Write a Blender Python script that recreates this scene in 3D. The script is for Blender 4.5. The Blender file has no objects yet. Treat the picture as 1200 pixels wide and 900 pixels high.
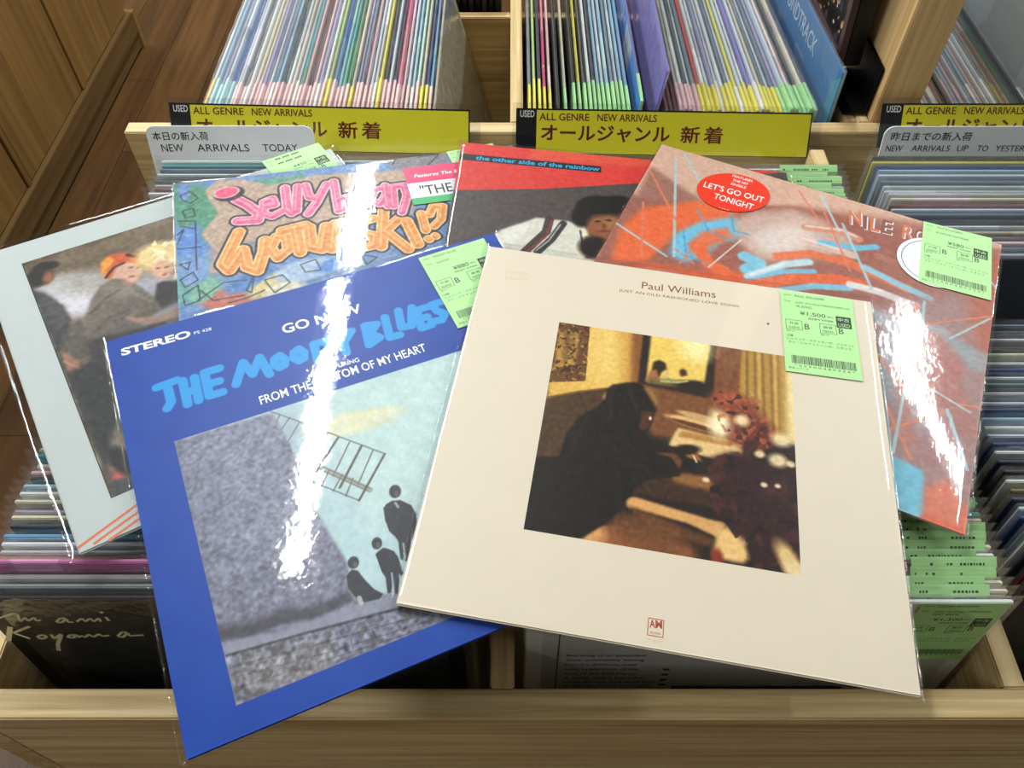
import bpy, bmesh, math, random
import numpy as np
from mathutils import Matrix, Vector

# ------------------------------------------------------------------ camera, world, light, exposure
SC = bpy.context.scene
COL = SC.collection
BIN_TOP = 0.80                      # height of the bin rims above the floor
R = math.radians

cam_d = bpy.data.cameras.new('camera')
cam_d.sensor_width = 36.0
cam_d.lens = 28.8
cam_d.clip_start = 0.02
cam = bpy.data.objects.new('camera', cam_d)
cam.location = (0, 0, BIN_TOP + 0.565)
cam.rotation_euler = (R(90 - 52.4), 0, 0)
COL.objects.link(cam)
SC.camera = cam

SC.view_settings.view_transform = 'Standard'
SC.view_settings.look = 'None'
SC.view_settings.exposure = 0.22
SC.view_settings.gamma = 1.0
SC.view_settings.use_curve_mapping = False
SC.cycles.transparent_max_bounces = 40
SC.cycles.max_bounces = 8
SC.cycles.sample_clamp_indirect = 6.0

world = bpy.data.worlds.new('shop_ambient')
SC.world = world
world.use_nodes = True
world.node_tree.nodes['Background'].inputs[0].default_value = (0.93, 0.97, 1.0, 1)
world.node_tree.nodes['Background'].inputs[1].default_value = 0.09

def tube_or_fill(x, y0, y1, power, width=0.05, z=2.6):
    """strip under the ceiling along the aisle: fluorescent tubes and the added unseen fill"""
    d = bpy.data.lights.new('tube_or_fill_light', 'AREA')
    d.shape = 'RECTANGLE'
    d.size = width
    d.size_y = y1 - y0
    d.energy = power
    d.color = (0.96, 1.0, 0.97)
    o = bpy.data.objects.new('tube_or_fill_light', d)
    o.location = (x, (y0 + y1) / 2, z)
    COL.objects.link(o)
for (tx, ty0, ty1, tp) in ((-0.49, 0.88, 2.08, 30), (-0.40, 2.2, 3.4, 30), (1.60, 1.24, 2.16, 24), (-2.6, 0.9, 2.1, 30),
                           (3.7, 2.4, 3.6, 30), (-2.6, 2.4, 3.6, 30), (-2.6, -1.6, -0.4, 24), (3.7, -1.6, -0.4, 24), (-2.6, -0.35, 0.8, 26), (3.7, -0.35, 0.8, 26), (3.7, 0.9, 2.1, 30)):  # outer tubes nearest the camera are unseen fill, added to brighten signs and cards
    tube_or_fill(tx, ty0, ty1, tp, width=0.036 if tx == 1.60 else 0.05)

# ------------------------------------------------------------------ helpers
def lin(c):
    if isinstance(c, str):
        c = tuple(int(c[i:i + 2], 16) for i in (0, 2, 4))
    return tuple(((v / 255.0) / 12.92 if v <= 10 else (((v / 255.0) + 0.055) / 1.055) ** 2.4) for v in c)

class NT:
    def __init__(s, name):
        s.m = bpy.data.materials.new(name)
        s.m.use_nodes = True
        s.t = s.m.node_tree
        s.b = s.t.nodes.get('Principled BSDF')
        s.out = s.t.nodes.get('Material Output')
    def n(s, kind, **kw):
        o = s.t.nodes.new(kind)
        for k, v in kw.items():
            setattr(o, k, v)
        return o
    def l(s, a, b):
        s.t.links.new(a, b)

def plain(name, col, rough=0.5, spec=0.4, vary=0.04, scale=60, emit=None):
    k = NT(name)
    c = lin(col)
    tc = k.n('ShaderNodeTexCoord')
    nz = k.n('ShaderNodeTexNoise')
    nz.inputs['Scale'].default_value = scale
    k.l(tc.outputs['Object'], nz.inputs['Vector'])
    mx = k.n('ShaderNodeMix', data_type='RGBA')
    mx.inputs[6].default_value = (*[v * (1 - vary) for v in c], 1)
    mx.inputs[7].default_value = (*[min(1, v * (1 + vary)) for v in c], 1)
    k.l(nz.outputs['Fac'], mx.inputs[0])
    k.l(mx.outputs[2], k.b.inputs['Base Color'])
    k.b.inputs['Roughness'].default_value = rough
    k.b.inputs['Specular IOR Level'].default_value = spec
    return k.m

def wood(name, dark, light, axis, fine=140, rough=0.5, long=4.0):
    """wood grain drawn out along one object axis"""
    k = NT(name)
    tc = k.n('ShaderNodeTexCoord')
    mp = k.n('ShaderNodeMapping')
    sc = [fine, fine, fine]
    sc['xyz'.index(axis)] = long
    mp.inputs['Scale'].default_value = sc
    k.l(tc.outputs['Object'], mp.inputs['Vector'])
    nz = k.n('ShaderNodeTexNoise')
    nz.inputs['Scale'].default_value = 1.0
    nz.inputs['Detail'].default_value = 5
    nz.inputs['Roughness'].default_value = 0.6
    nz.inputs['Distortion'].default_value = 0.6
    k.l(mp.outputs[0], nz.inputs['Vector'])
    mp2 = k.n('ShaderNodeMapping')
    mp2.inputs['Scale'].default_value = [v * 0.13 for v in sc]
    k.l(tc.outputs['Object'], mp2.inputs['Vector'])
    n2 = k.n('ShaderNodeTexNoise')
    n2.inputs['Scale'].default_value = 1.0
    n2.inputs['Detail'].default_value = 2
    k.l(mp2.outputs[0], n2.inputs['Vector'])
    ad = k.n('ShaderNodeMath', operation='MULTIPLY_ADD')
    ad.inputs[1].default_value = 0.6
    k.l(nz.outputs['Fac'], ad.inputs[0])
    hl = k.n('ShaderNodeMath', operation='MULTIPLY')
    hl.inputs[1].default_value = 0.4
    k.l(n2.outputs['Fac'], hl.inputs[0])
    k.l(hl.outputs[0], ad.inputs[2])
    rp = k.n('ShaderNodeValToRGB')
    rp.color_ramp.elements[0].position = 0.34
    rp.color_ramp.elements[0].color = (*lin(dark), 1)
    rp.color_ramp.elements[1].position = 0.64
    rp.color_ramp.elements[1].color = (*lin(light), 1)
    k.l(ad.outputs[0], rp.inputs[0])
    k.l(rp.outputs[0], k.b.inputs['Base Color'])
    k.b.inputs['Roughness'].default_value = rough
    k.b.inputs['Specular IOR Level'].default_value = 0.3
    bp = k.n('ShaderNodeBump')
    bp.inputs['Strength'].default_value = 0.15
    bp.inputs['Distance'].default_value = 0.0006
    k.l(nz.outputs['Fac'], bp.inputs['Height'])
    k.l(bp.outputs[0], k.b.inputs['Normal'])
    return k.m

def film(name, bump=0.3, scale=60, stretch=(1, 1, 1), dist=0.001, fine=0.0, fine_scale=400, boost=1.25, rough=0.04, haze=0.0):
    """thin clear polypropylene film: see-through, with the ceiling lights mirrored on its crumples"""
    k = NT(name)
    k.t.nodes.remove(k.b)
    tc = k.n('ShaderNodeTexCoord')
    mp = k.n('ShaderNodeMapping')
    mp.inputs['Scale'].default_value = stretch
    oi = k.n('ShaderNodeObjectInfo')
    mul = k.n('ShaderNodeVectorMath', operation='SCALE')
    mul.inputs[0].default_value = (7.3, 3.1, 5.7)
    k.l(oi.outputs['Random'], mul.inputs['Scale'])
    k.l(mul.outputs[0], mp.inputs['Location'])
    k.l(tc.outputs['Object'], mp.inputs['Vector'])
    nz = k.n('ShaderNodeTexNoise')
    nz.inputs['Scale'].default_value = scale
    nz.inputs['Detail'].default_value = 3
    k.l(mp.outputs[0], nz.inputs['Vector'])
    bp = k.n('ShaderNodeBump')
    bp.inputs['Strength'].default_value = bump
    bp.inputs['Distance'].default_value = dist
    k.l(nz.outputs['Fac'], bp.inputs['Height'])
    last = bp
    if fine:
        n2 = k.n('ShaderNodeTexNoise')
        n2.inputs['Scale'].default_value = fine_scale
        n2.inputs['Detail'].default_value = 2
        k.l(mp.outputs[0], n2.inputs['Vector'])
        b2 = k.n('ShaderNodeBump')
        b2.inputs['Strength'].default_value = fine
        b2.inputs['Distance'].default_value = 0.0003
        k.l(n2.outputs['Fac'], b2.inputs['Height'])
        k.l(bp.outputs[0], b2.inputs['Normal'])
        last = b2
    # Schlick reflectance, the same from either side of the sheet
    ge = k.n('ShaderNodeNewGeometry')
    dt = k.n('ShaderNodeVectorMath', operation='DOT_PRODUCT')
    k.l(last.outputs[0], dt.inputs[0])
    k.l(ge.outputs['Incoming'], dt.inputs[1])
    ab = k.n('ShaderNodeMath', operation='ABSOLUTE')
    k.l(dt.outputs['Value'], ab.inputs[0])
    om = k.n('ShaderNodeMath', operation='SUBTRACT')
    om.use_clamp = True
    om.inputs[0].default_value = 1.0
    k.l(ab.outputs[0], om.inputs[1])
    pw = k.n('ShaderNodeMath', operation='POWER')
    pw.inputs[1].default_value = 5.0
    k.l(om.outputs[0], pw.inputs[0])
    ml = k.n('ShaderNodeMath', operation='MULTIPLY_ADD')
    ml.use_clamp = True
    ml.inputs[1].default_value = 0.95
    ml.inputs[2].default_value = 0.037 * boost
    k.l(pw.outputs[0], ml.inputs[0])
    tr = k.n('ShaderNodeBsdfTransparent')
    tr.inputs[0].default_value = (0.975, 0.98, 0.985, 1)
    gl = k.n('ShaderNodeBsdfGlossy')
    gl.inputs['Roughness'].default_value = rough
    k.l(last.outputs[0], gl.inputs['Normal'])
    mx = k.n('ShaderNodeMixShader')
    k.l(ml.outputs[0], mx.inputs[0])
    k.l(tr.outputs[0], mx.inputs[1])
    k.l(gl.outputs[0], mx.inputs[2])
    if haze:
        df = k.n('ShaderNodeBsdfTranslucent')
        df.inputs[0].default_value = (0.9, 0.92, 0.94, 1)
        d2 = k.n('ShaderNodeBsdfDiffuse')
        d2.inputs[0].default_value = (0.9, 0.92, 0.94, 1)
        hm = k.n('ShaderNodeMixShader')
        k.l(df.outputs[0], hm.inputs[1]); k.l(d2.outputs[0], hm.inputs[2])
        m2 = k.n('ShaderNodeMixShader')
        m2.inputs[0].default_value = haze
        k.l(mx.outputs[0], m2.inputs[1]); k.l(hm.outputs[0], m2.inputs[2])
        mx = m2
    k.l(mx.outputs[0], k.out.inputs['Surface'])
    return k.m

def printed(name, rough=0.45, spec=0.35, bump=0.0):
    """ink on card: the colours of the printed picture are stored on the mesh"""
    k = NT(name)
    at = k.n('ShaderNodeAttribute')
    at.attribute_name = 'ink'
    k.l(at.outputs['Color'], k.b.inputs['Base Color'])
    k.b.inputs['Roughness'].default_value = rough
    k.b.inputs['Specular IOR Level'].default_value = spec
    return k.m

def sleeve_card(name):
    """card of the standing sleeves: each object's own colour broken up by blocks of print"""
    k = NT(name)
    oi = k.n('ShaderNodeObjectInfo')
    tc = k.n('ShaderNodeTexCoord')
    mul = k.n('ShaderNodeVectorMath', operation='SCALE')
    mul.inputs[0].default_value = (13.0, 29.0, 17.0)
    k.l(oi.outputs['Random'], mul.inputs['Scale'])
    add = k.n('ShaderNodeVectorMath', operation='ADD')
    k.l(tc.outputs['Object'], add.inputs[0])
    k.l(mul.outputs[0], add.inputs[1])
    vo = k.n('ShaderNodeTexVoronoi', distance='CHEBYCHEV')
    vo.inputs['Scale'].default_value = 8
    k.l(add.outputs[0], vo.inputs['Vector'])
    sep = k.n('ShaderNodeSeparateColor')
    k.l(vo.outputs['Color'], sep.inputs[0])
    gt = k.n('ShaderNodeMath', operation='GREATER_THAN')
    gt.inputs[1].default_value = 0.78
    k.l(sep.outputs[0], gt.inputs[0])
    g2 = k.n('ShaderNodeMath', operation='MULTIPLY')
    g2.inputs[1].default_value = 0.55
    k.l(gt.outputs[0], g2.inputs[0])
    hs = k.n('ShaderNodeHueSaturation')
    hs.inputs['Saturation'].default_value = 0.7
    k.l(oi.outputs['Color'], hs.inputs['Color'])
    mh = k.n('ShaderNodeMath', operation='MULTIPLY_ADD')
    mh.inputs[1].default_value = 0.5
    mh.inputs[2].default_value = 0.25
    k.l(sep.outputs[1], mh.inputs[0])
    k.l(mh.outputs[0], hs.inputs['Hue'])
    mv = k.n('ShaderNodeMath', operation='MULTIPLY_ADD')
    mv.inputs[1].default_value = 1.1
    mv.inputs[2].default_value = 0.4
    k.l(sep.outputs[2], mv.inputs[0])
    k.l(mv.outputs[0], hs.inputs['Value'])
    mx = k.n('ShaderNodeMix', data_type='RGBA')
    k.l(g2.outputs[0], mx.inputs[0])
    k.l(oi.outputs['Color'], mx.inputs[6])
    k.l(hs.outputs[0], mx.inputs[7])
    k.l(mx.outputs[2], k.b.inputs['Base Color'])
    k.b.inputs['Roughness'].default_value = 0.5
    k.b.inputs['Specular IOR Level'].default_value = 0.35
    return k.m

def own_colour(name, rough=0.5):
    k = NT(name)
    oi = k.n('ShaderNodeObjectInfo')
    tc = k.n('ShaderNodeTexCoord')
    nz = k.n('ShaderNodeTexNoise')
    nz.inputs['Scale'].default_value = 90
    k.l(tc.outputs['Object'], nz.inputs['Vector'])
    hs = k.n('ShaderNodeHueSaturation')
    mv = k.n('ShaderNodeMath', operation='MULTIPLY_ADD')
    mv.inputs[1].default_value = 0.12
    mv.inputs[2].default_value = 0.94
    k.l(nz.outputs['Fac'], mv.inputs[0])
    k.l(mv.outputs[0], hs.inputs['Value'])
    k.l(oi.outputs['Color'], hs.inputs['Color'])
    k.l(hs.outputs[0], k.b.inputs['Base Color'])
    k.b.inputs['Roughness'].default_value = rough
    k.b.inputs['Specular IOR Level'].default_value = 0.3
    return k.m

M = {}
M['oak_x'] = wood('oak_board_along', 'aa8b58', 'e8d0a2', 'x')
M['oak_y'] = wood('oak_panel_deep', 'a68957', 'e2c999', 'y')
M['oak_z'] = wood('oak_upright', 'c09a62', 'eccb98', 'z')
M['cab_z'] = wood('cabinet_veneer', '664a28', '8d6b3b', 'z', fine=45, long=1.6)
M['cab_y'] = wood('cabinet_rail_veneer', '4a361d', '705632', 'y', fine=60, long=2)
M['groove'] = plain('dark_gap', '2c2013', 0.8)
M['black'] = plain('black_steel', '0b0b0d', 0.35)
M['matt_black'] = plain('black_card', '08090b', 0.45)
M['white_plate'] = plain('white_plastic_card', 'eef3f8', 0.35)
M['sign_yellow'] = plain('yellow_sign_print', 'efe532', 0.4)
M['sign_black'] = plain('black_sign_print', '121420', 0.4)
M['maroon'] = plain('maroon_ink', '6e1a22', 0.4)
M['ink'] = plain('black_ink', '1b1e22', 0.4)
M['white_ink'] = plain('white_ink', 'f2f3f1', 0.4)
M['tag_green'] = plain('lime_price_paper', 'aee19a', 0.5)
M['tag_ink'] = plain('dark_green_thermal_ink', '24382c', 0.5)
M['cream_card'] = plain('cream_card', 'e3d6c2', 0.45, vary=0.03, scale=30)
M['blue_card'] = plain('royal_blue_card', '003ea0', 0.4, vary=0.06, scale=40)
M['cyan_ink'] = plain('cyan_ink', '1296dc', 0.4)
M['brown_ink'] = plain('brown_ink', '8a4f3c', 0.45)
M['brick_ink'] = plain('brick_red_ink', 'b4523c', 0.45)
M['pale_ink'] = plain('pale_tan_ink', 'd8cda6', 0.45)
M['silver_card'] = plain('silver_grey_card', 'b9c0c0', 0.4)
M['orange_ink'] = plain('orange_ink', 'd2714a', 0.45)
M['rain_card'] = plain('dark_taupe_card', '4d4443', 0.45)
M['red_ink'] = plain('red_ink', 'd8322f', 0.4)
M['sky_ink'] = plain('sky_blue_ink', '2fa0d0', 0.4)
M['strip'] = plain('navy_ink', '11161f', 0.45)
M['pink_card'] = plain('dusty_pink_card', 'cfa592', 0.45)
M['sticker_red'] = plain('red_sticker', 'e03a26', 0.35)
M['sticker_pink'] = plain('magenta_sticker', 'd61f5e', 0.4)
M['sticker_green'] = plain('green_sticker', '27a45a', 0.4)
M['sticker_white'] = plain('white_sticker', 'dcdde6', 0.4)
M['graf_card'] = plain('slate_blue_card', '5f7ba6', 0.45)
M['graf_pink'] = plain('pink_letter_ink', 'd8608e', 0.45, vary=0.35, scale=24)
M['graf_orange'] = plain('orange_letter_ink', 'd98f45', 0.45, vary=0.3, scale=24)
M['graf_light'] = plain('pale_letter_edge', 'e6c3c0', 0.45)
M['graf_dark'] = plain('dark_letter_outline', '26222c', 0.45)
M['print'] = printed('printed_picture')
M['card'] = sleeve_card('sleeve_card')
M['own'] = own_colour('coloured_paper')
M['film_smooth'] = film('clear_film_smooth', 0.12, 26, dist=0.0016, fine=0.05, fine_scale=260)
M['film_blue'] = film('clear_film_pebbled', 0.11, 40, dist=0.0016, fine=0.10, fine_scale=300, boost=0.65)
M['film_wrinkle'] = film('clear_film_wrinkled', 0.08, 24, stretch=(2.6, 1, 1), dist=0.0016, fine=0.10, fine_scale=170)
M['film_shelf'] = film('clear_film_crumpled', 0.75, 50, stretch=(1, 1, 1), dist=0.003, fine=0.3, fine_scale=200, boost=1.5, rough=0.08, haze=0.035)
M['film_milky'] = film('clear_film_milky', 0.7, 50, dist=0.003, fine=0.3, fine_scale=200, boost=1.5, rough=0.08, haze=0.12)
M['acrylic'] = film('clear_acrylic', 0.05, 10, boost=1.1)

def link(name, me, mats, parent=None):
    if not isinstance(mats, (list, tuple)):
        mats = [mats]
    for m in mats:
        me.materials.append(m)
    o = bpy.data.objects.new(name, me)
    COL.objects.link(o)
    if parent is not None:
        o.parent = parent
    return o

def tag(o, label, cat, group=None):
    o['label'] = label
    o['category'] = cat
    if group:
        o['group'] = group
    return o

def thing(name, label, cat, mat=None, group=None):
    o = bpy.data.objects.new(name, None)
    o.empty_display_size = 0.05
    COL.objects.link(o)
    if mat is not None:
        o.matrix_world = mat
    return tag(o, label, cat, group)

def structure(o):
    o['kind'] = 'structure'
    return o

def box_me(name, boxes, bevel=0.0012):
    """one mesh of bevelled boxes, each (x0,x1,y0,y1,z0,z1)"""
    bm = bmesh.new()
    for (x0, x1, y0, y1, z0, z1) in boxes:
        vs = [bm.verts.new(p) for p in ((x0, y0, z0), (x1, y0, z0), (x1, y1, z0), (x0, y1, z0), (x0, y0, z1), (x1, y0, z1), (x1, y1, z1), (x0, y1, z1))]
        for f in ((3, 2, 1, 0), (4, 5, 6, 7), (0, 1, 5, 4), (1, 2, 6, 5), (2, 3, 7, 6), (3, 0, 4, 7)):
            bm.faces.new([vs[i] for i in f])
    if bevel:
        bmesh.ops.bevel(bm, geom=list(bm.edges), offset=bevel, segments=2, affect='EDGES', clamp_overlap=True)
    me = bpy.data.meshes.new(name)
    bm.to_mesh(me)
    bm.free()
    return me

def box(name, b, mat, parent=None, bevel=0.0012):
    boxes = b if isinstance(b[0], (tuple, list)) else [b]
    return link(name, box_me(name, boxes, bevel), mat, parent)

def raw_mesh(name, verts, faces, mi=None):
    me = bpy.data.meshes.new(name)
    me.from_pydata(verts, [], faces)
    if mi is not None:
        me.polygons.foreach_set('material_index', mi)
    me.update()
    return me

# ---- flat lettering -------------------------------------------------------------------
_glyphs = {}
def glyph(body, offset=0.0, spacing=1.0):
    key = (body, offset, spacing)
    if key not in _glyphs:
        cu = bpy.data.curves.new('lettering', 'FONT')
        cu.body = body
        cu.offset = offset
        cu.space_character = spacing
        cu.resolution_u = 3
        o = bpy.data.objects.new('lettering', cu)
        me = bpy.data.meshes.new_from_object(o)
        v = np.empty(len(me.vertices) * 3)
        me.vertices.foreach_get('co', v)
        v = v.reshape(-1, 3)[:, :2]
        fs = [tuple(p.vertices) for p in me.polygons]
        bpy.data.meshes.remove(me)
        bpy.data.objects.remove(o)
        bpy.data.curves.remove(cu)
        _glyphs[key] = (v, fs)
    return _glyphs[key]

class Flat:
    """flat ink shapes laid on a face, collected into one mesh; coordinates in millimetres on the face"""
    def __init__(s):
        s.v, s.f, s.mi, s.mats = [], [], [], []
    def _m(s, mat):
        if mat not in s.mats:
            s.mats.append(mat)
        return s.mats.index(mat)
    def add(s, pts, faces, mat, z=0.0):
        b = len(s.v)
        s.v += [(p[0] / 1000, p[1] / 1000, z / 1000) for p in pts]
        i = s._m(mat)
        for f in faces:
            s.f.append(tuple(b + k for k in f))
            s.mi.append(i)
    def poly(s, pts, mat, z=0.0):
        s.add(pts, [tuple(range(len(pts)))], mat, z)
    def rect(s, x0, y0, x1, y1, mat, z=0.0):
        s.poly([(x0, y0), (x1, y0), (x1, y1), (x0, y1)], mat, z)
    def disc(s, cx, cy, rx, ry, mat, z=0.0, rot=0.0, n=48):
        c, q = math.cos(rot), math.sin(rot)
        s.poly([(cx + rx * math.cos(t) * c - ry * math.sin(t) * q, cy + rx * math.cos(t) * q + ry * math.sin(t) * c)
                for t in (2 * math.pi * i / n for i in range(n))], mat, z)
    def line(s, pts, w, mat, z=0.0):
        for a, b in zip(pts[:-1], pts[1:]):
            dx, dy = b[0] - a[0], b[1] - a[1]
            L = math.hypot(dx, dy) or 1
            nx, ny = -dy / L * w / 2, dx / L * w / 2
            s.poly([(a[0] - nx, a[1] - ny), (b[0] - nx, b[1] - ny), (b[0] + nx, b[1] + ny), (a[0] + nx, a[1] + ny)], mat, z)
    def frame(s, x0, y0, x1, y1, w, mat, z=0.0):
        s.rect(x0, y0, x1, y0 + w, mat, z); s.rect(x0, y1 - w, x1, y1, mat, z)
        s.rect(x0, y0 + w, x0 + w, y1 - w, mat, z); s.rect(x1 - w, y0 + w, x1, y1 - w, mat, z)
    def text(s, body, p0, p1, h, mat, z=0.0, bold=0.0, shear=0.0, spacing=1.0):
        """set so that its ink runs from p0 to p1 along the foot, h millimetres tall"""
        v, fs = glyph(body, bold, spacing)
        if not len(v):
            return
        lo, hi = v.min(0), v.max(0)
        w = math.hypot(p1[0] - p0[0], p1[1] - p0[1])
        ux, uy = (p1[0] - p0[0]) / w, (p1[1] - p0[1]) / w
        q = (v - lo) / (hi - lo)
        X = q[:, 0] * w + q[:, 1] * h * shear
        Y = q[:, 1] * h
        s.add(list(zip(p0[0] + X * ux - Y * uy, p0[1] + X * uy + Y * ux)), fs, mat, z)
    def build(s, name, parent=None, matrix=None):
        me = raw_mesh(name, s.v, s.f, s.mi)
        o = link(name, me, [M[m] for m in s.mats], parent)
        if matrix is not None:
            o.matrix_local = matrix
        return o

# ---- printed pictures -----------------------------------------------------------------
class Ink:
    """a printed picture: colours on a fine grid, coordinates in millimetres on the cover"""
    def __init__(s, x0, y0, x1, y1, step=0.7, col='808080', seed=1):
        s.b = (x0, y0, x1, y1)
        s.nx, s.ny = int((x1 - x0) / step) + 1, int((y1 - y0) / step) + 1
        s.X, s.Y = np.meshgrid(np.linspace(x0, x1, s.nx), np.linspace(y0, y1, s.ny))
        s.a = np.empty((s.ny, s.nx, 3))
        s.a[:] = s.c(col)
        s.rng = np.random.default_rng(seed)
    def c(s, col):
        if isinstance(col, str):
            return np.array([int(col[i:i + 2], 16) for i in (0, 2, 4)]) / 255.0
        return np.array(col) / 255.0
    def mix(s, m, col, op=1.0):
        m = np.clip(m * op, 0, 1)[..., None]
        s.a = s.a * (1 - m) + s.c(col) * m
    def blur(s, m, r):
        k = max(0, int(round(r / ((s.b[2] - s.b[0]) / (s.nx - 1)))))
        if k < 1:
            return m
        for _ in range(2):
            for ax in (0, 1):
                p = np.pad(m, [(k + 1, k) if i == ax else (0, 0) for i in (0, 1)], mode='edge')
                cs = np.cumsum(p, axis=ax)
                n = m.shape[ax]
                hi = np.take(cs, np.arange(2 * k + 1, 2 * k + 1 + n), axis=ax)
                lo = np.take(cs, np.arange(0, n), axis=ax)
                m = (hi - lo) / (2 * k + 1)
        return m
    def mask(s, pts):
        out = np.zeros((s.ny, s.nx))
        dx, dy = (s.b[2] - s.b[0]) / (s.nx - 1), (s.b[3] - s.b[1]) / (s.ny - 1)
        for ox, oy in ((-.25, -.25), (.25, -.25), (-.25, .25), (.25, .25)):
            X, Y = s.X + ox * dx, s.Y + oy * dy
            ins = np.zeros(X.shape, bool)
            for (xa, ya), (xb, yb) in zip(pts, pts[1:] + pts[:1]):
                if ya == yb:
                    continue
                ins ^= ((ya > Y) != (yb > Y)) & (X < (xb - xa) * (Y - ya) / (yb - ya) + xa)
            out += ins * 0.25
        return out
    def poly(s, pts, col, soft=0.0, op=1.0):
        soft = soft * 0.55
        s.mix(s.blur(s.mask(list(pts)), soft), col, op)
    def blob(s, p, rx, ry, col, rot=0.0, soft=0.4, op=1.0):
        c, q = math.cos(rot), math.sin(rot)
        u = ((s.X - p[0]) * c + (s.Y - p[1]) * q) / rx
        v = (-(s.X - p[0]) * q + (s.Y - p[1]) * c) / ry
        d = np.sqrt(u * u + v * v)
        s.mix(np.clip((1 + soft / 2 - d) / max(soft, 0.02), 0, 1), col, op)
    def line(s, pts, w, col, op=1.0, soft=0.5):
        soft = max(0.6, soft * 0.6)
        d = np.full(s.X.shape, 1e9)
        for (xa, ya), (xb, yb) in zip(pts[:-1], pts[1:]):
            L = (xb - xa) ** 2 + (yb - ya) ** 2 + 1e-9
            t = np.clip(((s.X - xa) * (xb - xa) + (s.Y - ya) * (yb - ya)) / L, 0, 1)
            d = np.minimum(d, np.hypot(s.X - xa - t * (xb - xa), s.Y - ya - t * (yb - ya)))
        s.mix(np.clip((w / 2 - d) / soft + 0.5, 0, 1), col, op)
    def noise(s, r, seed=None):
        n = s.rng.random((s.ny, s.nx)) - 0.5
        n = s.blur(n, r)
        return n / (n.std() + 1e-9)
    def grain(s, r, amt, m=None):
        n = s.noise(r)[..., None] * amt
        if m is not None:
            n = n * m[..., None]
        s.a = np.clip(s.a + n, 0, 1)
    def splash(s, r, thr, col, m=None, op=1.0):
        k = np.clip((s.noise(r) - thr) * 3, 0, 1)
        if m is not None:
            k = k * m
        s.mix(k, col, op)
    def build(s, name, parent, z):
        nx, ny = s.nx, s.ny
        co = np.stack([s.X / 1000, s.Y / 1000, np.zeros_like(s.X)], -1).reshape(-1, 3)
        i = np.arange(ny * nx).reshape(ny, nx)
        q = np.stack([i[:-1, :-1], i[:-1, 1:], i[1:, 1:], i[1:, :-1]], -1).reshape(-1, 4)
        me = bpy.data.meshes.new(name)
        me.vertices.add(len(co)); me.vertices.foreach_set('co', co.ravel())
        me.loops.add(q.size); me.loops.foreach_set('vertex_index', q.ravel())
        me.polygons.add(len(q))
        me.polygons.foreach_set('loop_start', np.arange(len(q)) * 4)
        me.update(calc_edges=True)
        a = np.clip(s.a, 0, 1)
        L = np.where(a <= 0.04045, a / 12.92, ((a + 0.055) / 1.055) ** 2.4)
        at = me.color_attributes.new('ink', 'FLOAT_COLOR', 'POINT')
        at.data.foreach_set('color', np.concatenate([L.reshape(-1, 3), np.ones((len(co), 1))], 1).ravel())
        o = link(name, me, M['print'], parent)
        o.location.z = z / 1000
        return o

# ------------------------------------------------------------------ floor
def floor_material():
    k = NT('laminate_floor_planks')
    tc = k.n('ShaderNodeTexCoord')
    mp = k.n('ShaderNodeMapping')
    mp.inputs['Rotation'].default_value = (0, 0, R(90))
    k.l(tc.outputs['Object'], mp.inputs['Vector'])
    br = k.n('ShaderNodeTexBrick')
    br.offset = 0.37
    br.inputs['Color1'].default_value = (*lin('624526'), 1)
    br.inputs['Color2'].default_value = (*lin('482f1a'), 1)
    br.inputs['Mortar'].default_value = (*lin('2b1c10'), 1)
    br.inputs['Scale'].default_value = 1.0
    br.inputs['Mortar Size'].default_value = 0.0012
    br.inputs['Brick Width'].default_value = 0.92
    br.inputs['Row Height'].default_value = 0.15
    k.l(mp.outputs[0], br.inputs['Vector'])
    m2 = k.n('ShaderNodeMapping')
    m2.inputs['Scale'].default_value = (26, 1.6, 1)
    k.l(tc.outputs['Object'], m2.inputs['Vector'])
    nz = k.n('ShaderNodeTexNoise')
    nz.inputs['Scale'].default_value = 1.0
    nz.inputs['Detail'].default_value = 5
    nz.inputs['Distortion'].default_value = 1.0
    k.l(m2.outputs[0], nz.inputs['Vector'])
    rp = k.n('ShaderNodeValToRGB')
    rp.color_ramp.elements[0].position = 0.3
    rp.color_ramp.elements[0].color = (0.62, 0.58, 0.55, 1)
    rp.color_ramp.elements[1].position = 0.7
    rp.color_ramp.elements[1].color = (1.25, 1.22, 1.18, 1)
    k.l(nz.outputs['Fac'], rp.inputs[0])
    mx = k.n('ShaderNodeMix', data_type='RGBA', blend_type='MULTIPLY')
    mx.inputs[0].default_value = 1.0
    k.l(br.outputs['Color'], mx.inputs[6])
    k.l(rp.outputs[0], mx.inputs[7])
    k.l(mx.outputs[2], k.b.inputs['Base Color'])
    k.b.inputs['Roughness'].default_value = 0.42
    k.b.inputs['Specular IOR Level'].default_value = 0.35
    return k.m
M['floor'] = floor_material()
M['wall'] = plain('shop_wall_paint', 'a5a196', 0.8)
M['ceiling'] = plain('ceiling_panels', 'bfc0bd', 0.9)
for nm_, b_, m_ in (('floor', (-3.6, 4.4, -3.0, 6.0, -0.06, 0.0), 'floor'), ('ceiling', (-3.6, 4.4, -3.0, 6.0, 2.66, 2.72), 'ceiling'),
                    ('wall_left', (-3.66, -3.6, -3.0, 6.0, -0.06, 2.72), 'wall'), ('wall_right', (4.4, 4.46, -3.0, 6.0, -0.06, 2.72), 'wall'),
                    ('wall_far', (-3.66, 4.46, 6.0, 6.06, -0.06, 2.72), 'wall'), ('wall_near', (-3.66, 4.46, -3.06, -3.0, -0.06, 2.72), 'wall')):
    structure(box(nm_, b_, M[m_], bevel=0))

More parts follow.
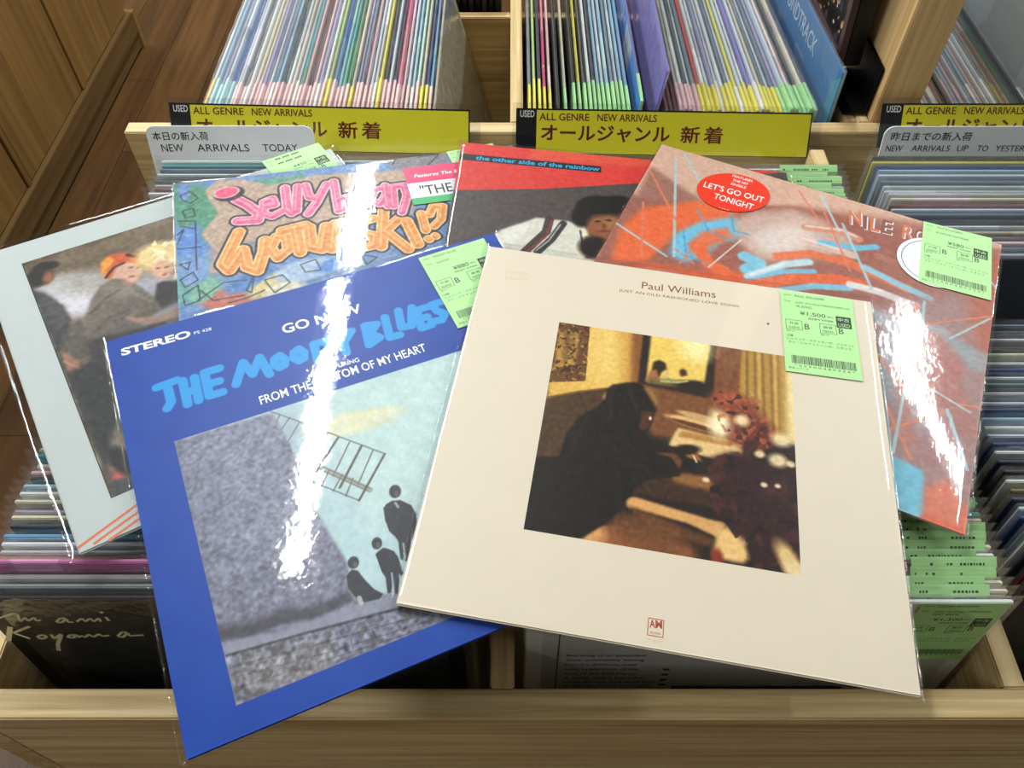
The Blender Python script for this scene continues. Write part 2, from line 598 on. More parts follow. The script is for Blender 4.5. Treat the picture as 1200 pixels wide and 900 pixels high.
# ------------------------------------------------------------------ storage cabinet along the aisle
cab = thing('storage_cabinet', 'brown wood-veneer storage cabinet with plank doors across the aisle', 'cabinet', Matrix.Translation((-1.13, 1.5, 0)))
box('carcass', (-0.40, -0.030, -0.75, 0.85, 0.10, 1.0), M['groove'], cab)
for i in range(4):
    y0 = -0.75 + 0.4 * i
    box('door', (-0.030, -0.012, y0 + 0.022, y0 + 0.394, 0.117, 0.99), M['cab_z'], cab)
    box('stile', (-0.030, -0.008, y0 - 0.002, y0 + 0.017, 0.117, 0.99), M['cab_z'], cab)
box('kick_rail', (-0.030, 0.002, -0.75, 0.85, 0.055, 0.115), M['cab_y'], cab)
box('plinth', (-0.050, -0.004, -0.75, 0.85, 0.008, 0.055), M['cab_y'], cab)
box('end_panel', (-0.40, 0.004, 0.851, 0.872, 0.0, 0.115), M['cab_z'], cab)

# ------------------------------------------------------------------ record bins
Z = BIN_TOP
fb = thing('record_bin', 'pale oak browsing bin in front, holding records facing the camera', 'display bin', Matrix.Translation((0, 0.155, 0)))
box('front_board', (-0.355, 1.05, 0.0, 0.020, Z - 0.30, Z), M['oak_x'], fb)
box('side_board', (-0.376, -0.355, 0.0, 0.490, Z - 0.30, Z - 0.0005), M['oak_y'], fb)
box('divider', (-0.0147, 0.0017, 0.0205, 0.612, Z - 0.27, Z - 0.0005), M['oak_y'], fb)
box('divider', (0.333, 0.349, 0.0205, 0.612, Z - 0.27, Z - 0.0005), M['oak_y'], fb)
box('divider', (0.694, 0.710, 0.0205, 0.612, Z - 0.27, Z - 0.0005), M['oak_y'], fb)
box('back_board', (-0.443, 1.05, 0.642, 0.662, Z - 0.30, Z), M['oak_x'], fb)
box('bottom_board', (-0.355, 1.05, 0.0205, 0.6415, Z - 0.30, Z - 0.292), M['oak_x'], fb)
box('plinth', (-0.34, 1.04, 0.03, 0.64, 0.0, Z - 0.3005), M['cab_y'], fb)

rk = thing('edge_on_rack', 'pale oak rack behind the front bin, packed with records stored edge-on', 'display rack', Matrix.Translation((0, 0.8175, 0)))
box('side_panel', (-0.356, -0.340, 0.0, 0.345, Z - 0.34, Z - 0.10), M['oak_y'], rk)
box('divider', (-0.002, 0.013, 0.0, 0.72, Z - 0.34, Z - 0.0005), M['oak_y'], rk)
box('side_panel', (0.386, 0.399, 0.0, 0.345, Z - 0.34, Z - 0.0005), M['oak_y'], rk)
box('side_panel', (0.4, 0.4135, 0.0, 0.345, Z - 0.34, Z - 0.0005), M['oak_y'], rk)
box('cross_board', (-0.3395, -0.0025, 0.334, 0.350, Z - 0.34, Z - 0.055), M['oak_x'], rk)
box('cross_board', (0.0135, 0.3855, 0.334, 0.350, Z - 0.34, Z - 0.055), M['oak_x'], rk)
box('bottom_board', (-0.3395, -0.0025, 0.0, 0.3335, Z - 0.34, Z - 0.325), M['oak_x'], rk)
box('bottom_board', (0.0135, 0.3855, 0.0, 0.3335, Z - 0.34, Z - 0.325), M['oak_x'], rk)
box('bottom_board', (0.414, 1.05, 0.11, 0.40, Z - 0.34, Z - 0.325), M['oak_x'], rk)
box('rear_shelf', (-0.3395, -0.0025, 0.3505, 0.72, Z - 0.34, Z - 0.325), M['oak_x'], rk)
box('rear_shelf', (0.0135, 0.3855, 0.3505, 0.72, Z - 0.34, Z - 0.325), M['oak_x'], rk)

po = thing('display_upright', 'tall square oak upright standing behind the right end of the front bin', 'post', Matrix.Translation((0.4382, 0.8175, 0)))
box('post', (-0.0238, 0.0238, 0.0, 0.105, Z - 0.30, Z + 0.75), M['oak_z'], po)

# black steel bracket on the upright and the picture frame it carries
br = thing('black_bracket', 'black steel bracket fixed low on the left face of the oak upright', 'bracket', Matrix.Translation((0.4132, 0.8275, Z)))
box('upright_plate', (-0.003, 0.0, 0.002, 0.095, 0.003, 0.060), M['black'], br, 0.004)
box('foot_plate', (-0.030, 0.0, 0.002, 0.095, 0.0005, 0.0045), M['black'], br, 0.0012)
b2 = box('black_bracket', (-0.0, 0.0035, 0.0, 0.06, 0.0, 0.036), M['black'], None, 0.0017)
b2.location = (0.4635, 0.8300, Z + 0.005)
tag(b2, 'small rounded black steel plate on the right face of the oak upright', 'bracket')

fr = thing('picture_frame', 'black-edged framed display cover standing on the black bracket', 'picture frame', Matrix.Translation((0.4085, 0.872, Z + 0.0345)))
fr.matrix_world = fr.matrix_world @ Matrix.Rotation(R(-4), 4, 'Y')
box('backing', (-0.024, -0.004, 0.002, 0.330, 0.002, 0.33), M['black'], fr)
M['frame'] = plain('dark_brown_frame', '4a3534', 0.35)
box('moulding', [(-0.032, -0.0245, 0.0, 0.013, 0.0, 0.332), (-0.032, -0.0245, 0.319, 0.332, 0.0, 0.332),
                 (-0.032, -0.0245, 0.0131, 0.3189, 0.0, 0.013), (-0.032, -0.0245, 0.0131, 0.3189, 0.319, 0.332)], M['frame'], fr, 0.001)
pk = Ink(-152, -152, 152, 152, 1.2, '14110f', 5)
pk.splash(4, 1.3, 'b08a4a'); pk.splash(2.5, 1.7, 'd8c9a8'); pk.splash(9, 1.4, '3a3550')
pko = pk.build('cover_picture', fr, 0)
pko.matrix_local = Matrix(((0, 0, -1, -0.0262), (-1, 0, 0, 0.166), (0, 1, 0, 0.166), (0, 0, 0, 1)))

# ------------------------------------------------------------------ signs
def sign(label, x, w, y, z0, h, tilt, texts, roll=0.0):
    t = thing('shelf_sign', label, 'sign', Matrix.Translation((x, y, z0)) @ Matrix.Rotation(roll, 4, 'Y') @ Matrix.Rotation(tilt, 4, 'X'), 'yellow shelf signs on the bin boards')
    box('acrylic_holder', [(-0.004, w + 0.012, -0.0036, -0.0018, 0.0, h + 0.006), (-0.004, w + 0.012, 0.0016, 0.0034, 0.0, h + 0.006),
                           (-0.004, w + 0.012, -0.0017, 0.0015, -0.002, 0.0)], M['acrylic'], t, 0.0005)
    face = Matrix.Rotation(R(90), 4, 'X')
    box('sign_card', (0.0, w, -0.0014, 0.0012, 0.0005, h), M['sign_black'], t, 0.0002)
    f = Flat()
    W, H = w * 1000, h * 1000
    f.rect(23, 1.2, W - 1.6, H - 1.8, 'sign_yellow')
    f.text('USED', (4.5, H - 9.5), (20.5, H - 9.5), 7.2, 'white_ink', 0.05, bold=0.012)
    for (body, xa, xb, yy, hh, bold) in texts:
        f.text(body, (xa, yy), (xb, yy), hh, 'maroon', 0.06, bold=bold)
    f.build('sign_print', t, Matrix.Translation((0, -0.0016, 0)) @ face)
    return t
def sign_texts(h):
    return [('ALL GENRE', 26, 82, h - 10.6, 7.8, 0.014), ('NEW ARRIVALS', 91, 158, h - 10.6, 7.8, 0.014),
            ('オールジャンル', 28, 174, h - 33, 18, 0.022), ('新', 186, 208, h - 33, 18.5, 0.016), ('着', 212, 234, h - 33, 18.5, 0.016)]
sign('yellow sign half hidden behind the white NEW ARRIVALS TODAY card', -0.382, 0.334, 0.776, Z - 0.006, 0.049, R(-33), sign_texts(48), R(1.6))
sign('yellow sign in full view above the red and pink albums', 0.004, 0.333, 0.776, Z - 0.013, 0.049, R(-33), sign_texts(47), R(1.1))
sign('yellow sign behind the pale grey card at the right edge', 0.412, 0.333, 0.776, Z - 0.006, 0.048, R(-33), sign_texts(47))

def rounded_plate(name, w, h, r, t, mat, parent=None):
    bm = bmesh.new()
    pts = [(0, 0), (w, 0)]
    for cx, cy, a0 in ((w - r, h - r, 0), (r, h - r, 90)):
        for i in range(7):
            a = R(a0 + 15 * i)
            pts.append((cx + r * math.cos(a), cy + r * math.sin(a)))
    f = [bm.verts.new((x, -t / 2, z)) for x, z in pts]
    g = [bm.verts.new((x, t / 2, z)) for x, z in pts]
    bm.faces.new(f)
    bm.faces.new(g[::-1])
    for i in range(len(pts)):
        j = (i + 1) % len(pts)
        bm.faces.new((f[j], f[i], g[i], g[j]))
    bmesh.ops.recalc_face_normals(bm, faces=bm.faces)
    me = bpy.data.meshes.new(name)
    bm.to_mesh(me); bm.free()
    return link(name, me, mat, parent)

def divider_card(label, x, y, ztop, w, lines, mat, tilt=-16):
    t = thing('divider_card', label, 'divider card', Matrix.Translation((x, y, ztop)) @ Matrix.Rotation(R(tilt), 4, 'X') @ Matrix.Translation((0, 0, -0.30)), 'white divider cards among the flip records')
    rounded_plate('card', w, 0.30, 0.010, 0.0016, M[mat], t)
    f = Flat()
    for (body, xa, xb, dy, hh, b) in lines:
        f.text(body, (xa, 300 - dy), (xb, 300 - dy), hh, 'ink', 0, bold=b)
    f.build('card_print', t, Matrix.Translation((0, -0.00095, 0)) @ Matrix.Rotation(R(90), 4, 'X'))
    return t
divider_card('white card lettered NEW ARRIVALS TODAY standing among the rear left records', -0.397, 0.760, Z + 0.0345, 0.182,
             [('本日の新入荷', 6, 67, 15.5, 9.5, 0.006), ('NEW', 13, 37, 28, 8.2, 0.0), ('ARRIVALS', 52, 109, 28, 8.2, 0.0), ('TODAY', 124, 162, 28, 8.2, 0.0)], 'white_plate')
divider_card('pale grey card lettered NEW ARRIVALS UP TO YESTERDAY behind the rear right records', 0.404, 0.760, Z + 0.034, 0.284,
             [('昨日までの新入荷', 8, 96, 15.5, 9.5, 0.006), ('NEW', 6, 24, 27.5, 6.8, 0.0), ('ARRIVALS', 34, 76, 27.5, 6.8, 0.0), ('UP', 84, 96, 27.5, 6.8, 0.0),
              ('TO', 106, 118, 27.5, 6.8, 0.0), ('YESTERDAY', 126, 178, 27.5, 6.8, 0.0)], 'white_plate')

# ------------------------------------------------------------------ the six albums laid across the bins
POSE = {
    'cream': ([0.10875, 0.32441, 0.08786], [[0.985788, 0.16349, 0.038639], [-0.162542, 0.986345, -0.026533], [-0.04245, 0.019876, 0.998901]]),
    'blue': ([-0.09579, 0.31675, 0.09026], [[0.915016, -0.401941, 0.034481], [0.402859, 0.914901, -0.025706], [-0.021214, 0.037413, 0.999075]]),
    'nile': ([0.22223, 0.45985, 0.07528], [[0.907487, 0.418649, 0.034646], [-0.419135, 0.90789, 0.007844], [-0.028171, -0.02164, 0.999369]]),
    'silver': ([-0.2245, 0.44741, 0.08142], [[0.844162, -0.533443, 0.053188], [0.533262, 0.845743, 0.018731], [-0.054975, 0.012551, 0.998409]]),
    'jelly': ([-0.10936, 0.47729, 0.08141], [[0.962243, -0.264699, 0.06342], [0.264935, 0.964254, 0.004815], [-0.062427, 0.012169, 0.997975]]),
    'rain': ([0.09805, 0.49779, 0.07269], [[0.995822, 0.064877, 0.064262], [-0.065299, 0.997856, 0.004485], [-0.063833, -0.008663, 0.997923]]),
}
def pose(k):
    c, m = POSE[k]
    q = Matrix([list(r) + [0] for r in m] + [[0, 0, 0, 1]])
    return Matrix.Translation((c[0], c[1], c[2] + Z)) @ q
TH = 1.30          # half thickness of a jacket, millimetres

def jacket(name, size, mat, parent):
    s = size / 2
    bm = bmesh.new()
    bmesh.ops.create_cube(bm, size=1, matrix=Matrix.Diagonal((size, size, 2 * TH / 1000, 1)))
    bmesh.ops.bevel(bm, geom=list(bm.edges), offset=0.0009, segments=3, affect='EDGES')
    me = bpy.data.meshes.new(name)
    bm.to_mesh(me); bm.free()
    return link(name, me, M[mat], parent)

def album_film(parent, mat, x0, x1, y0, y1, seed, wav=0.22, name='plastic_sleeve'):
    """the clear outer sleeve: two sheets meeting at a welded rim, slightly slack"""
    n = 56
    rs = random.Random(seed)
    ph = [(rs.uniform(18, 60), rs.uniform(18, 60), rs.uniform(0, 6.28)) for _ in range(4)]
    V, F = [], []
    for side in (1, -1):
        b = len(V)
        for j in range(n + 1):
            for i in range(n + 1):
                u, v = i / n, j / n
                u = 0.5 - 0.5 * math.cos(math.pi * u); v = 0.5 - 0.5 * math.cos(math.pi * v)
                x, y = x0 + (x1 - x0) * u, y0 + (y1 - y0) * v
                e = min(x - x0, x1 - x, y - y0, y1 - y)
                f = min(1.0, max(0.0, e) / 0.006) ** 0.6
                w = sum(math.sin(a * x + c * y + p) for a, c, p in ph) * 0.25 * wav
                V.append((x, y, side * f * (TH + 0.42 + max(-0.16, w)) / 1000))
        for j in range(n):
            for i in range(n):
                q = (b + j * (n + 1) + i, b + j * (n + 1) + i + 1, b + (j + 1) * (n + 1) + i + 1, b + (j + 1) * (n + 1) + i)
                F.append(q if side == 1 else q[::-1])
    me = raw_mesh(name, V, F)
    me.polygons.foreach_set('use_smooth', [True] * len(F))
    return link(name, me, M[mat], parent)

def price_tag(parent, corners, z, artist, title, title2, price, desc=True):
    """lime green price paper, 57 x 82 mm; corners: top left and top right on the cover"""
    (xa, ya), (xb, yb) = corners
    a = math.atan2(yb - ya, xb - xa)
    W = math.hypot(xb - xa, yb - ya)
    H = 82.0
    t = box('price_tag', (0, W / 1000, -H / 1000, 0, -0.00006, 0.00006), M['tag_green'], parent, 0)
    t.matrix_local = Matrix.Translation((xa / 1000, ya / 1000, z / 1000)) @ Matrix.Rotation(a, 4, 'Z')
    f = Flat()
    def T(body, fx0, fx1, fy, h, b=0.0, mat='tag_ink'):
        f.text(body, (fx0 * W, -fy * H), (fx1 * W, -fy * H), h, mat, 0.02, bold=b)
    T('ARTIST', 0.04, 0.15, 0.055, 1.3); T(artist, 0.20, 0.20 + 0.031 * len(artist), 0.062, 2.4)
    T('TITLE', 0.04, 0.13, 0.135, 1.3); T(title, 0.20, min(0.97, 0.20 + 0.031 * len(title)), 0.15, 2.4)
    if title2:
        T(title2, 0.20, 0.20 + 0.031 * len(title2), 0.195, 2.4)
    T(price, 0.60 - 0.058 * len(price), 0.60, 0.295, 4.4, 0.004)
    T('(税込)', 0.62, 0.71, 0.285, 2.0); T('商品番号 本体価格', 0.36, 0.70, 0.335, 2.0)
    f.rect(0.74 * W, -0.39 * H, 0.945 * W, -0.245 * H, 'tag_ink', 0.02)
    f.text('中古', (0.765 * W, -0.308 * H), (0.92 * W, -0.308 * H), 3.6, 'tag_green', 0.04, bold=0.01)
    f.text('USED', (0.765 * W, -0.376 * H), (0.92 * W, -0.376 * H), 3.6, 'tag_green', 0.04)
    for bx, jt, et in ((0.045, '外装', 'SLEEVE'), (0.505, '盤質', 'MEDIA')):
        f.frame(bx * W, -0.485 * H, (bx + 0.225) * W, -0.365 * H, 0.35, 'tag_ink', 0.02)
        T(jt, bx + 0.05, bx + 0.175, 0.422, 2.6); T(et, bx + 0.04, bx + 0.185, 0.47, 2.0)
        T('B', bx + 0.255, bx + 0.32, 0.465, 5.6, 0.004)
        T('良好です', bx + 0.005, bx + 0.115, 0.515, 1.6)
    T('US盤', 0.045, 0.135, 0.575, 2.1)
    T('シュリンク・ステッカー付、ジャケット', 0.045, 0.95, 0.612, 2.2); T('スレ・ジャケットへこみ、うすジミ', 0.06, 0.90, 0.655, 2.2)
    rs = random.Random(len(artist) * 7 + len(price))
    x = 0.09
    while x < 0.93:
        w = rs.choice((0.006, 0.006, 0.012))
        f.rect(x * W, -0.895 * H, min(0.94, x + w) * W, -0.80 * H, 'tag_ink', 0.02)
        x += w + rs.choice((0.006, 0.009))
    T('* 2 2 5 0 0 4 8 0 9 5 6 *', 0.12, 0.91, 0.928, 1.9); T('新品 レコード', 0.045, 0.30, 0.962, 1.8)
    o = f.build('tag_print', t)
    o.location.z = 0.00008
    return t

# ---- cream album -----------------------------------------------------------------------
A = thing('record_album', 'cream album with a dim dining-room photograph, topmost of the albums', 'record album', pose('cream'), 'albums laid across the bins')
jacket('jacket', 0.3115, 'cream_card', A)
g = Ink(-87.5, -92.6, 89.2, 85.0, 0.62, '1a100b', 3)
g.poly([(-87.2,11),(-88.5,90.4),(-20.8,94.2),(-22.9,24.8)], 'e3b558', 2)
g.blob([(-44.8,64.5)][0], 20, 34, 'f2d07c', 0, 1.4, 0.7)
g.poly([(-41.1,90.2),(-23.2,93.8),(-23.4,30.4),(-35.1,33.8)], 'c98f3e', 8, 0.7)
g.poly([(-31.6,92.1),(-20.8,94.2),(-22.4,33.4),(-28.2,33.7)], '8a5324', 3)
g.poly([(-24,38.8),(30.9,36.7),(88.6,16.2),(57.7,-8),(-11.9,-5.7)], '7a4a26', 4)
g.poly([(29.7,94.7),(58.4,100.4),(53.5,36.8),(31,32.4)], '8c5128', 2)
g.poly([(33.4,89.2),(52.4,96.1),(50.1,36.2),(32,35.5)], '6e3d20', 5, 0.6)
g.poly([(-88.1,87.2),(-63.8,87.3),(-61.4,32.7),(-88.9,26.2)], '6b421c')
g.poly([(-86.2,76.4),(-71.3,78.4),(-70.8,44.3),(-85.6,41.4)], 'b5873e', 1)
g.poly([(-83,75.5),(-73.5,76.7),(-74.2,52.6),(-80.3,45.4)], '7f5a24', 2)
m_ = g.mask([(-88.1,87.2),(-63.8,87.3),(-61.4,32.7),(-88.9,26.2)])
g.splash(0.8, 0.6, '2f1a0a', m_, 0.8); g.splash(0.8, 1.2, 'd8a850', m_, 0.6)
g.poly([(-22.9,89),(33.6,88.6),(30.9,34.7),(-23.5,38.4)], '24130c', 0.6)
g.poly([(-16.6,88.7),(28.9,87.7),(24.4,41.9),(-17.7,40.7)], 'ecc863', 0.8)
g.blob([(18.2,80)][0], 12, 12, 'fff2b8', 0, 1.2, 0.8)
g.poly([(-13.9,54),(-13.4,60.1),(-9.3,62.9),(-4.5,60.9),(-3,54.6),(-6.4,52.5),(-8.4,46.2),(-15.2,44.9)], '2c160c', 1); g.poly([(-15.6,50.7),(-10.7,53.7),(-8.3,44.8),(-16.9,43.1)], 'a8653a', 1.5)
g.poly([(6,54.9),(8.4,58.1),(11.5,56.9),(12.1,52.3),(7.6,50.2)], '3a2010', 1.2); g.poly([(-4.6,52.9),(-1.9,54.9),(-0.4,47.8),(-4.7,46.7)], 'd8b47a', 1)
g.poly([(-17.5,44.5),(23.8,48.2),(24.4,40.8),(-17.6,39.5)], '6a5a2c', 2); g.blob([(16.6,43.3)][0], 13, 5, '1c110a', 0.1, 0.6)
g.line([(-6.4,43.4),(5.5,44.6),(12.3,47.1)], 2.2, 'c9bf86', .8, 2); g.line([(-1.5,46.7),(1.4,43.8)], 1.4, '7a8a4a', .8, 1)
g.poly([(53.1,96.2),(91.8,100.8),(89.3,5.8),(64.4,10.2),(50.1,39)], 'b58a3e', 1.2)
g.line([(56.4,90.6),(56.1,29)], 2.2, '6f4c1c', .6, 2); g.line([(62.1,91.8),(62.3,16.5)], 2.2, '7a5420', .6, 2); g.line([(67.8,92.9),(68.4,12.3)], 2.0, '6f4c1c', .6, 2)
g.line([(74,94.1),(74.4,8.2)], 2.4, '7f5a24', .6, 2); g.line([(79.7,92.1),(79.1,6.5)], 2, '8f6a2c', .5, 2); g.line([(65,92.3),(65.3,14.4)], 2.2, 'e0b765', .5, 2); g.line([(76.9,94.7),(76.8,8.6)], 2.4, 'e0b765', .5, 2)
g.poly([(84.8,90),(92.6,91.6),(90.3,3.4),(84.1,12.7)], 'f0d79a', 3)
g.poly([(-89.6,11.9),(-64.8,22.9),(-45,29.6),(-50.5,5.7),(-72.2,-33.9),(-88.1,-43.2)], '4b3218', 1.2)
g.line([(-64.6,20.9),(-55.8,3.3)], 1.2, '2a1a0c', .8, 1); g.line([(-88.5,12.1),(-64.8,22.3),(-46,28.8)], 1.6, '7a5528', .7, 1)
g.poly([(7.3,4.6),(54.5,-0.9),(62,-7.2),(42.7,-18.5),(1.5,-11)], 'e7c184', 1.5)
g.poly([(10.7,2.6),(49,0.2),(44.7,-4.3),(7.6,-2.5)], 'b4803f', 1)
g.blob([(19.3,10.4)][0], 21, 4, 'e2b271', -0.15, 0.4); g.blob([(22.4,16.4)][0], 16, 3, 'caa06a', -0.15, 0.4); g.blob([(20.4,8.5)][0], 20, 2, '5d3418', -0.15, 0.5)
g.blob([(36.9,14.3)][0], 8, 13, 'f6dfae', 0, 0.8); g.blob([(42.4,11.4)][0], 12, 5, 'fff0c8', 0, 0.9)
g.poly([(-17.8,-44.7),(6.9,-32.7),(36.5,-34.5),(36.8,-53.6),(-21.2,-55)], '3a2212', 2)
g.poly([(2.6,-31.1),(32.3,-31.6),(34.6,-42.1),(7.2,-40)], 'a86e38', 2, 0.8)
g.poly([(-25.1,-58.6),(-19,-55.8),(32.9,-63.6),(43.1,-64),(36.2,-75.4),(16.7,-68.9),(-22.5,-64.7)], 'dba463', 1.6)
g.poly([(-22.6,-62.8),(4.5,-68.9),(33.2,-77.1),(33.3,-83.7),(-11.3,-76.4)], '5d371b', 2.5)
g.poly([(-47.3,-84.2),(-23.6,-76.4),(17.3,-84.5),(23.6,-92),(-9.8,-98.2),(-49.3,-93.4)], 'a05f32', 3)
g.blob([(-4.7,-85.2)][0], 26, 12, '7a4826', -0.2, 0.9)
g.poly([(-30.4,-68.5),(0.6,-71.9),(17.3,-84.5),(-29,-84.1)], '6a4020', 5, 0.7)
g.poly([(36.1,-71),(45.1,-63.6),(59.3,-66.7),(60.3,-73.2),(54.2,-77.7),(57.2,-85.9),(53.2,-90.9),(33.4,-90.2)], 'ecc07c', 2)
g.blob([(36.4,-89.7)][0], 4, 6, '8a2f18', 0, 0.8); g.blob([(-44.5,-87.4)][0], 9, 8, 'd79a5c', 0, 0.8)
# a seated diner in dark clothes bent over the table
g.poly([(-46,28.3),(-41.4,33.1),(-33,36.8),(-24,38.8),(-14.6,35.5),(-9.2,28.9),(-7.2,22.3),(-8.4,16.5),(-10.4,12),(-10.8,4.6),(-13.9,-1.3),(-15.4,-5),(-13.7,-11.3),(-4.8,-15.3),(6.1,-15.8),(14.7,-16.2),(23.4,-17.1),(21.5,-25),(12,-29.3),(10.1,-34.6),(-11.7,-41.6),(-18.5,-49.7),(-26.6,-65.4),(-35.6,-78.6),(-49.4,-91.9),(-87.8,-99.5),(-88.9,-38.4),(-72.1,-34.7),(-69.3,-14),(-62.2,0.7),(-51.1,11),(-45.5,19)], '120c09', 1.0)
g.poly([(-19.7,36.8),(-14.6,35.5),(-9.6,29.4),(-7.4,22.2),(-8.4,17.1),(-11.1,24.3),(-15.2,31.4)], 'd6a352', 2, .9)
g.line([(-39.6,32.9),(-42.7,18.2),(-39.7,5)], 2.2, '2a1b12', .8, 3); g.line([(-30.6,35.8),(-27.6,26.7),(-22.1,13.9)], 2.0, '33200f', .8, 3)
g.line([(-56.8,1.7),(-62.3,-17.9),(-63.9,-31.1)], 3, '1f1610', .8, 4); g.line([(-41.9,-14),(-27.3,-31.7),(-12.2,-33.8)], 4, '1d140f', .8, 5)
g.line([(-16.6,14.4),(-10.5,13.4)], 0.9, '1a0d07', .9, .7)
g.line([(-16.8,33.9),(-11.7,25.6)], 3, '8f622a', .6, 3)
g.poly([(-18.8,14.5),(-10.5,14.7),(-11.2,4.5),(-15.4,-2.4),(-19.8,-1.9)], '4d2a16', 1.5)
g.blob([(-12.4,8.9)][0], 0.9, 1.6, 'f4e3c0', 0, 0.8)
g.poly([(-7.8,-19.4),(6.1,-16.5),(11.7,-21.8),(9.9,-29.7),(4.2,-20.7)], '6d3c1e', 1.5); g.poly([(9.1,-9.5),(18.8,-10.2),(25.6,-20.4),(14.8,-18.7)], 'a5682f', 1.5); g.line([(16.7,-11.9),(21.4,-21.2)], 1.2, 'f0dcb0', .9, .8)
g.blob([(14.6,-12.3)][0], 9, 4, '1a0e08', 0.2, 0.6)
mr = g.mask([(30.8,42.3),(64.8,41.8),(77.5,8.8),(66.3,-8.9),(44.7,-2.7),(33.4,21.8)])
g.blob([(47.9,31.5)][0], 18, 10, '8a3f28', -0.2, 0.7); g.blob([(59.6,10.6)][0], 16, 15, '6d2c1c', 0.2, 0.6); g.blob([(42.2,36.9)][0], 11, 6, 'a04c30', 0.2, 0.8)
g.splash(1.3, 0.5, 'b4603c', mr, 0.7); g.splash(1.3, 0.8, '3a140e', mr, 0.8)
g.blob([(52.3,19.5)][0], 5, 5, 'f2d6a4', 0, 0.9); g.blob([(57.7,-4.1)][0], 5, 8, '3f1c14', 0, 0.5)
g.poly([(27.7,-17.5),(44.8,-8.4),(66.3,-6.4),(93.5,2.7),(92.1,-96.5),(63,-97.6),(57.2,-77.1),(43.1,-66.3),(32.7,-54.3),(34.4,-34.9)], '2c1012', 3)
md = g.mask([(27.7,-17.5),(44.8,-8.4),(93.5,2.7),(92.1,-96.5),(63,-97.6),(43.1,-66.3),(32.7,-54.3)])
g.splash(3.5, 0.5, '4c2020', md, 0.7); g.splash(2.5, 0.9, '160709', md, 0.8)
for p_, r_ in (([(77,-9.4)][0], 6.5), ([(85.9,-10.8)][0], 3.2), ([(64.6,-6.7)][0], 3.6), ([(67.2,-30.7)][0], 2.4), ([(76.4,-29.9)][0], 2), ([(28.1,-34.1)][0], 2.4), ([(80,7.9)][0], 7)):
    g.blob(p_, r_, r_ * .8, 'f3dfb0', 0, 0.8, 0.9)
g.blob([(81.9,-83.5)][0], 6, 14, 'e0bd7c', 0.5, 0.8); g.blob([(85.6,-89.2)][0], 7, 6, 'e8cf98', 0, 0.8)
g.grain(0.7, 0.018)
g.build('cover_picture', A, TH + 0.03)
f = Flat()
f.text('Paul Williams', [(-27.3,132.8)][0], [(31.7,134.3)][0], 7.4, 'brown_ink')
f.text('JUST AN OLD FASHIONED LOVE SONG', [(-45,125.5)][0], [(50.1,127)][0], 3.3, 'brown_ink')
o = f.build('title_lettering', A); o.location.z = (TH + 0.05) / 1000
f = Flat()
f.frame(-4.2, -147.6, 5.6, -136.6, 0.5, 'brick_ink')
f.text('A', (-3.0, -142.6), (0.4, -142.4), 5.0, 'brick_ink', bold=0.03); f.text('M', (0.5, -142.4), (4.6, -142.2), 5.0, 'brick_ink', bold=0.03)
f.text('RECORDS', (-2.4, -146.2), (3.8, -146.1), 1.3, 'brick_ink')
f.text('SP 4327', (-4.4, -151.4), (5.4, -151.0), 1.9, 'pale_ink')
o = f.build('label_logo', A); o.location.z = (TH + 0.05) / 1000
f = Flat()
f.text('SPECIAL', [(-137.8,127.4)][0], [(-116.5,128.9)][0], 3.2, 'pale_ink'); f.text('PRICE', [(-136,121.1)][0], [(-117,123.1)][0], 2.6, 'pale_ink')
f.text(',', [(72,113.6)][0], [(73.9,114)][0], 2.4, 'ink')
o = f.build('faded_stamp', A); o.location.z = (TH + 0.05) / 1000
album_film(A, 'film_smooth', -0.1600, 0.1580, -0.1578, 0.1625, 1)
price_tag(A, [(82.9,152.3),(139.9,153.5)], TH + 0.80, 'PAUL WILLIAMS', 'JUST AN OLD FASHIONED LO', 'VE SONG', '¥1,500')

# ---- blue album ------------------------------------------------------------------------
A = thing('record_album', 'royal blue album with a stone tower photograph and cyan lettering, lower left', 'record album', pose('blue'), 'albums laid across the bins')
jacket('jacket', 0.315, 'blue_card', A)
g = Ink(-157.2, -157.2, 157.2, 157.2, 0.66, '003ea0', 7)
g.grain(6, 0.006)
def on_cover(g, x0, y0, x1, y1):
    m = np.zeros((g.ny, g.nx)); m[(g.X >= x0) & (g.X <= x1) & (g.Y >= y0) & (g.Y <= y1)] = 1
    return m
mp_ = on_cover(g, -126.3, -139.5, 157.3, 49.6)
keep = g.a.copy()
g.mix(mp_, 'b3cdd2')
g.poly([(-27.1,48.8),(121.9,55.6),(74.8,-53.4),(-24.3,-66)], 'bcd4d4', 12)
g.blob([(-6.9,18.2)][0], 28, 8, 'e4d9ae', -0.1, 0.9); g.blob([(-20.5,21.3)][0], 20, 7, 'd8d9bd', -0.1, 0.9); g.blob([(9.2,15.1)][0], 14, 4, 'd3d6bf', 0.2, 1.0)
g.grain(2.5, 0.012)
lat = '57504c'
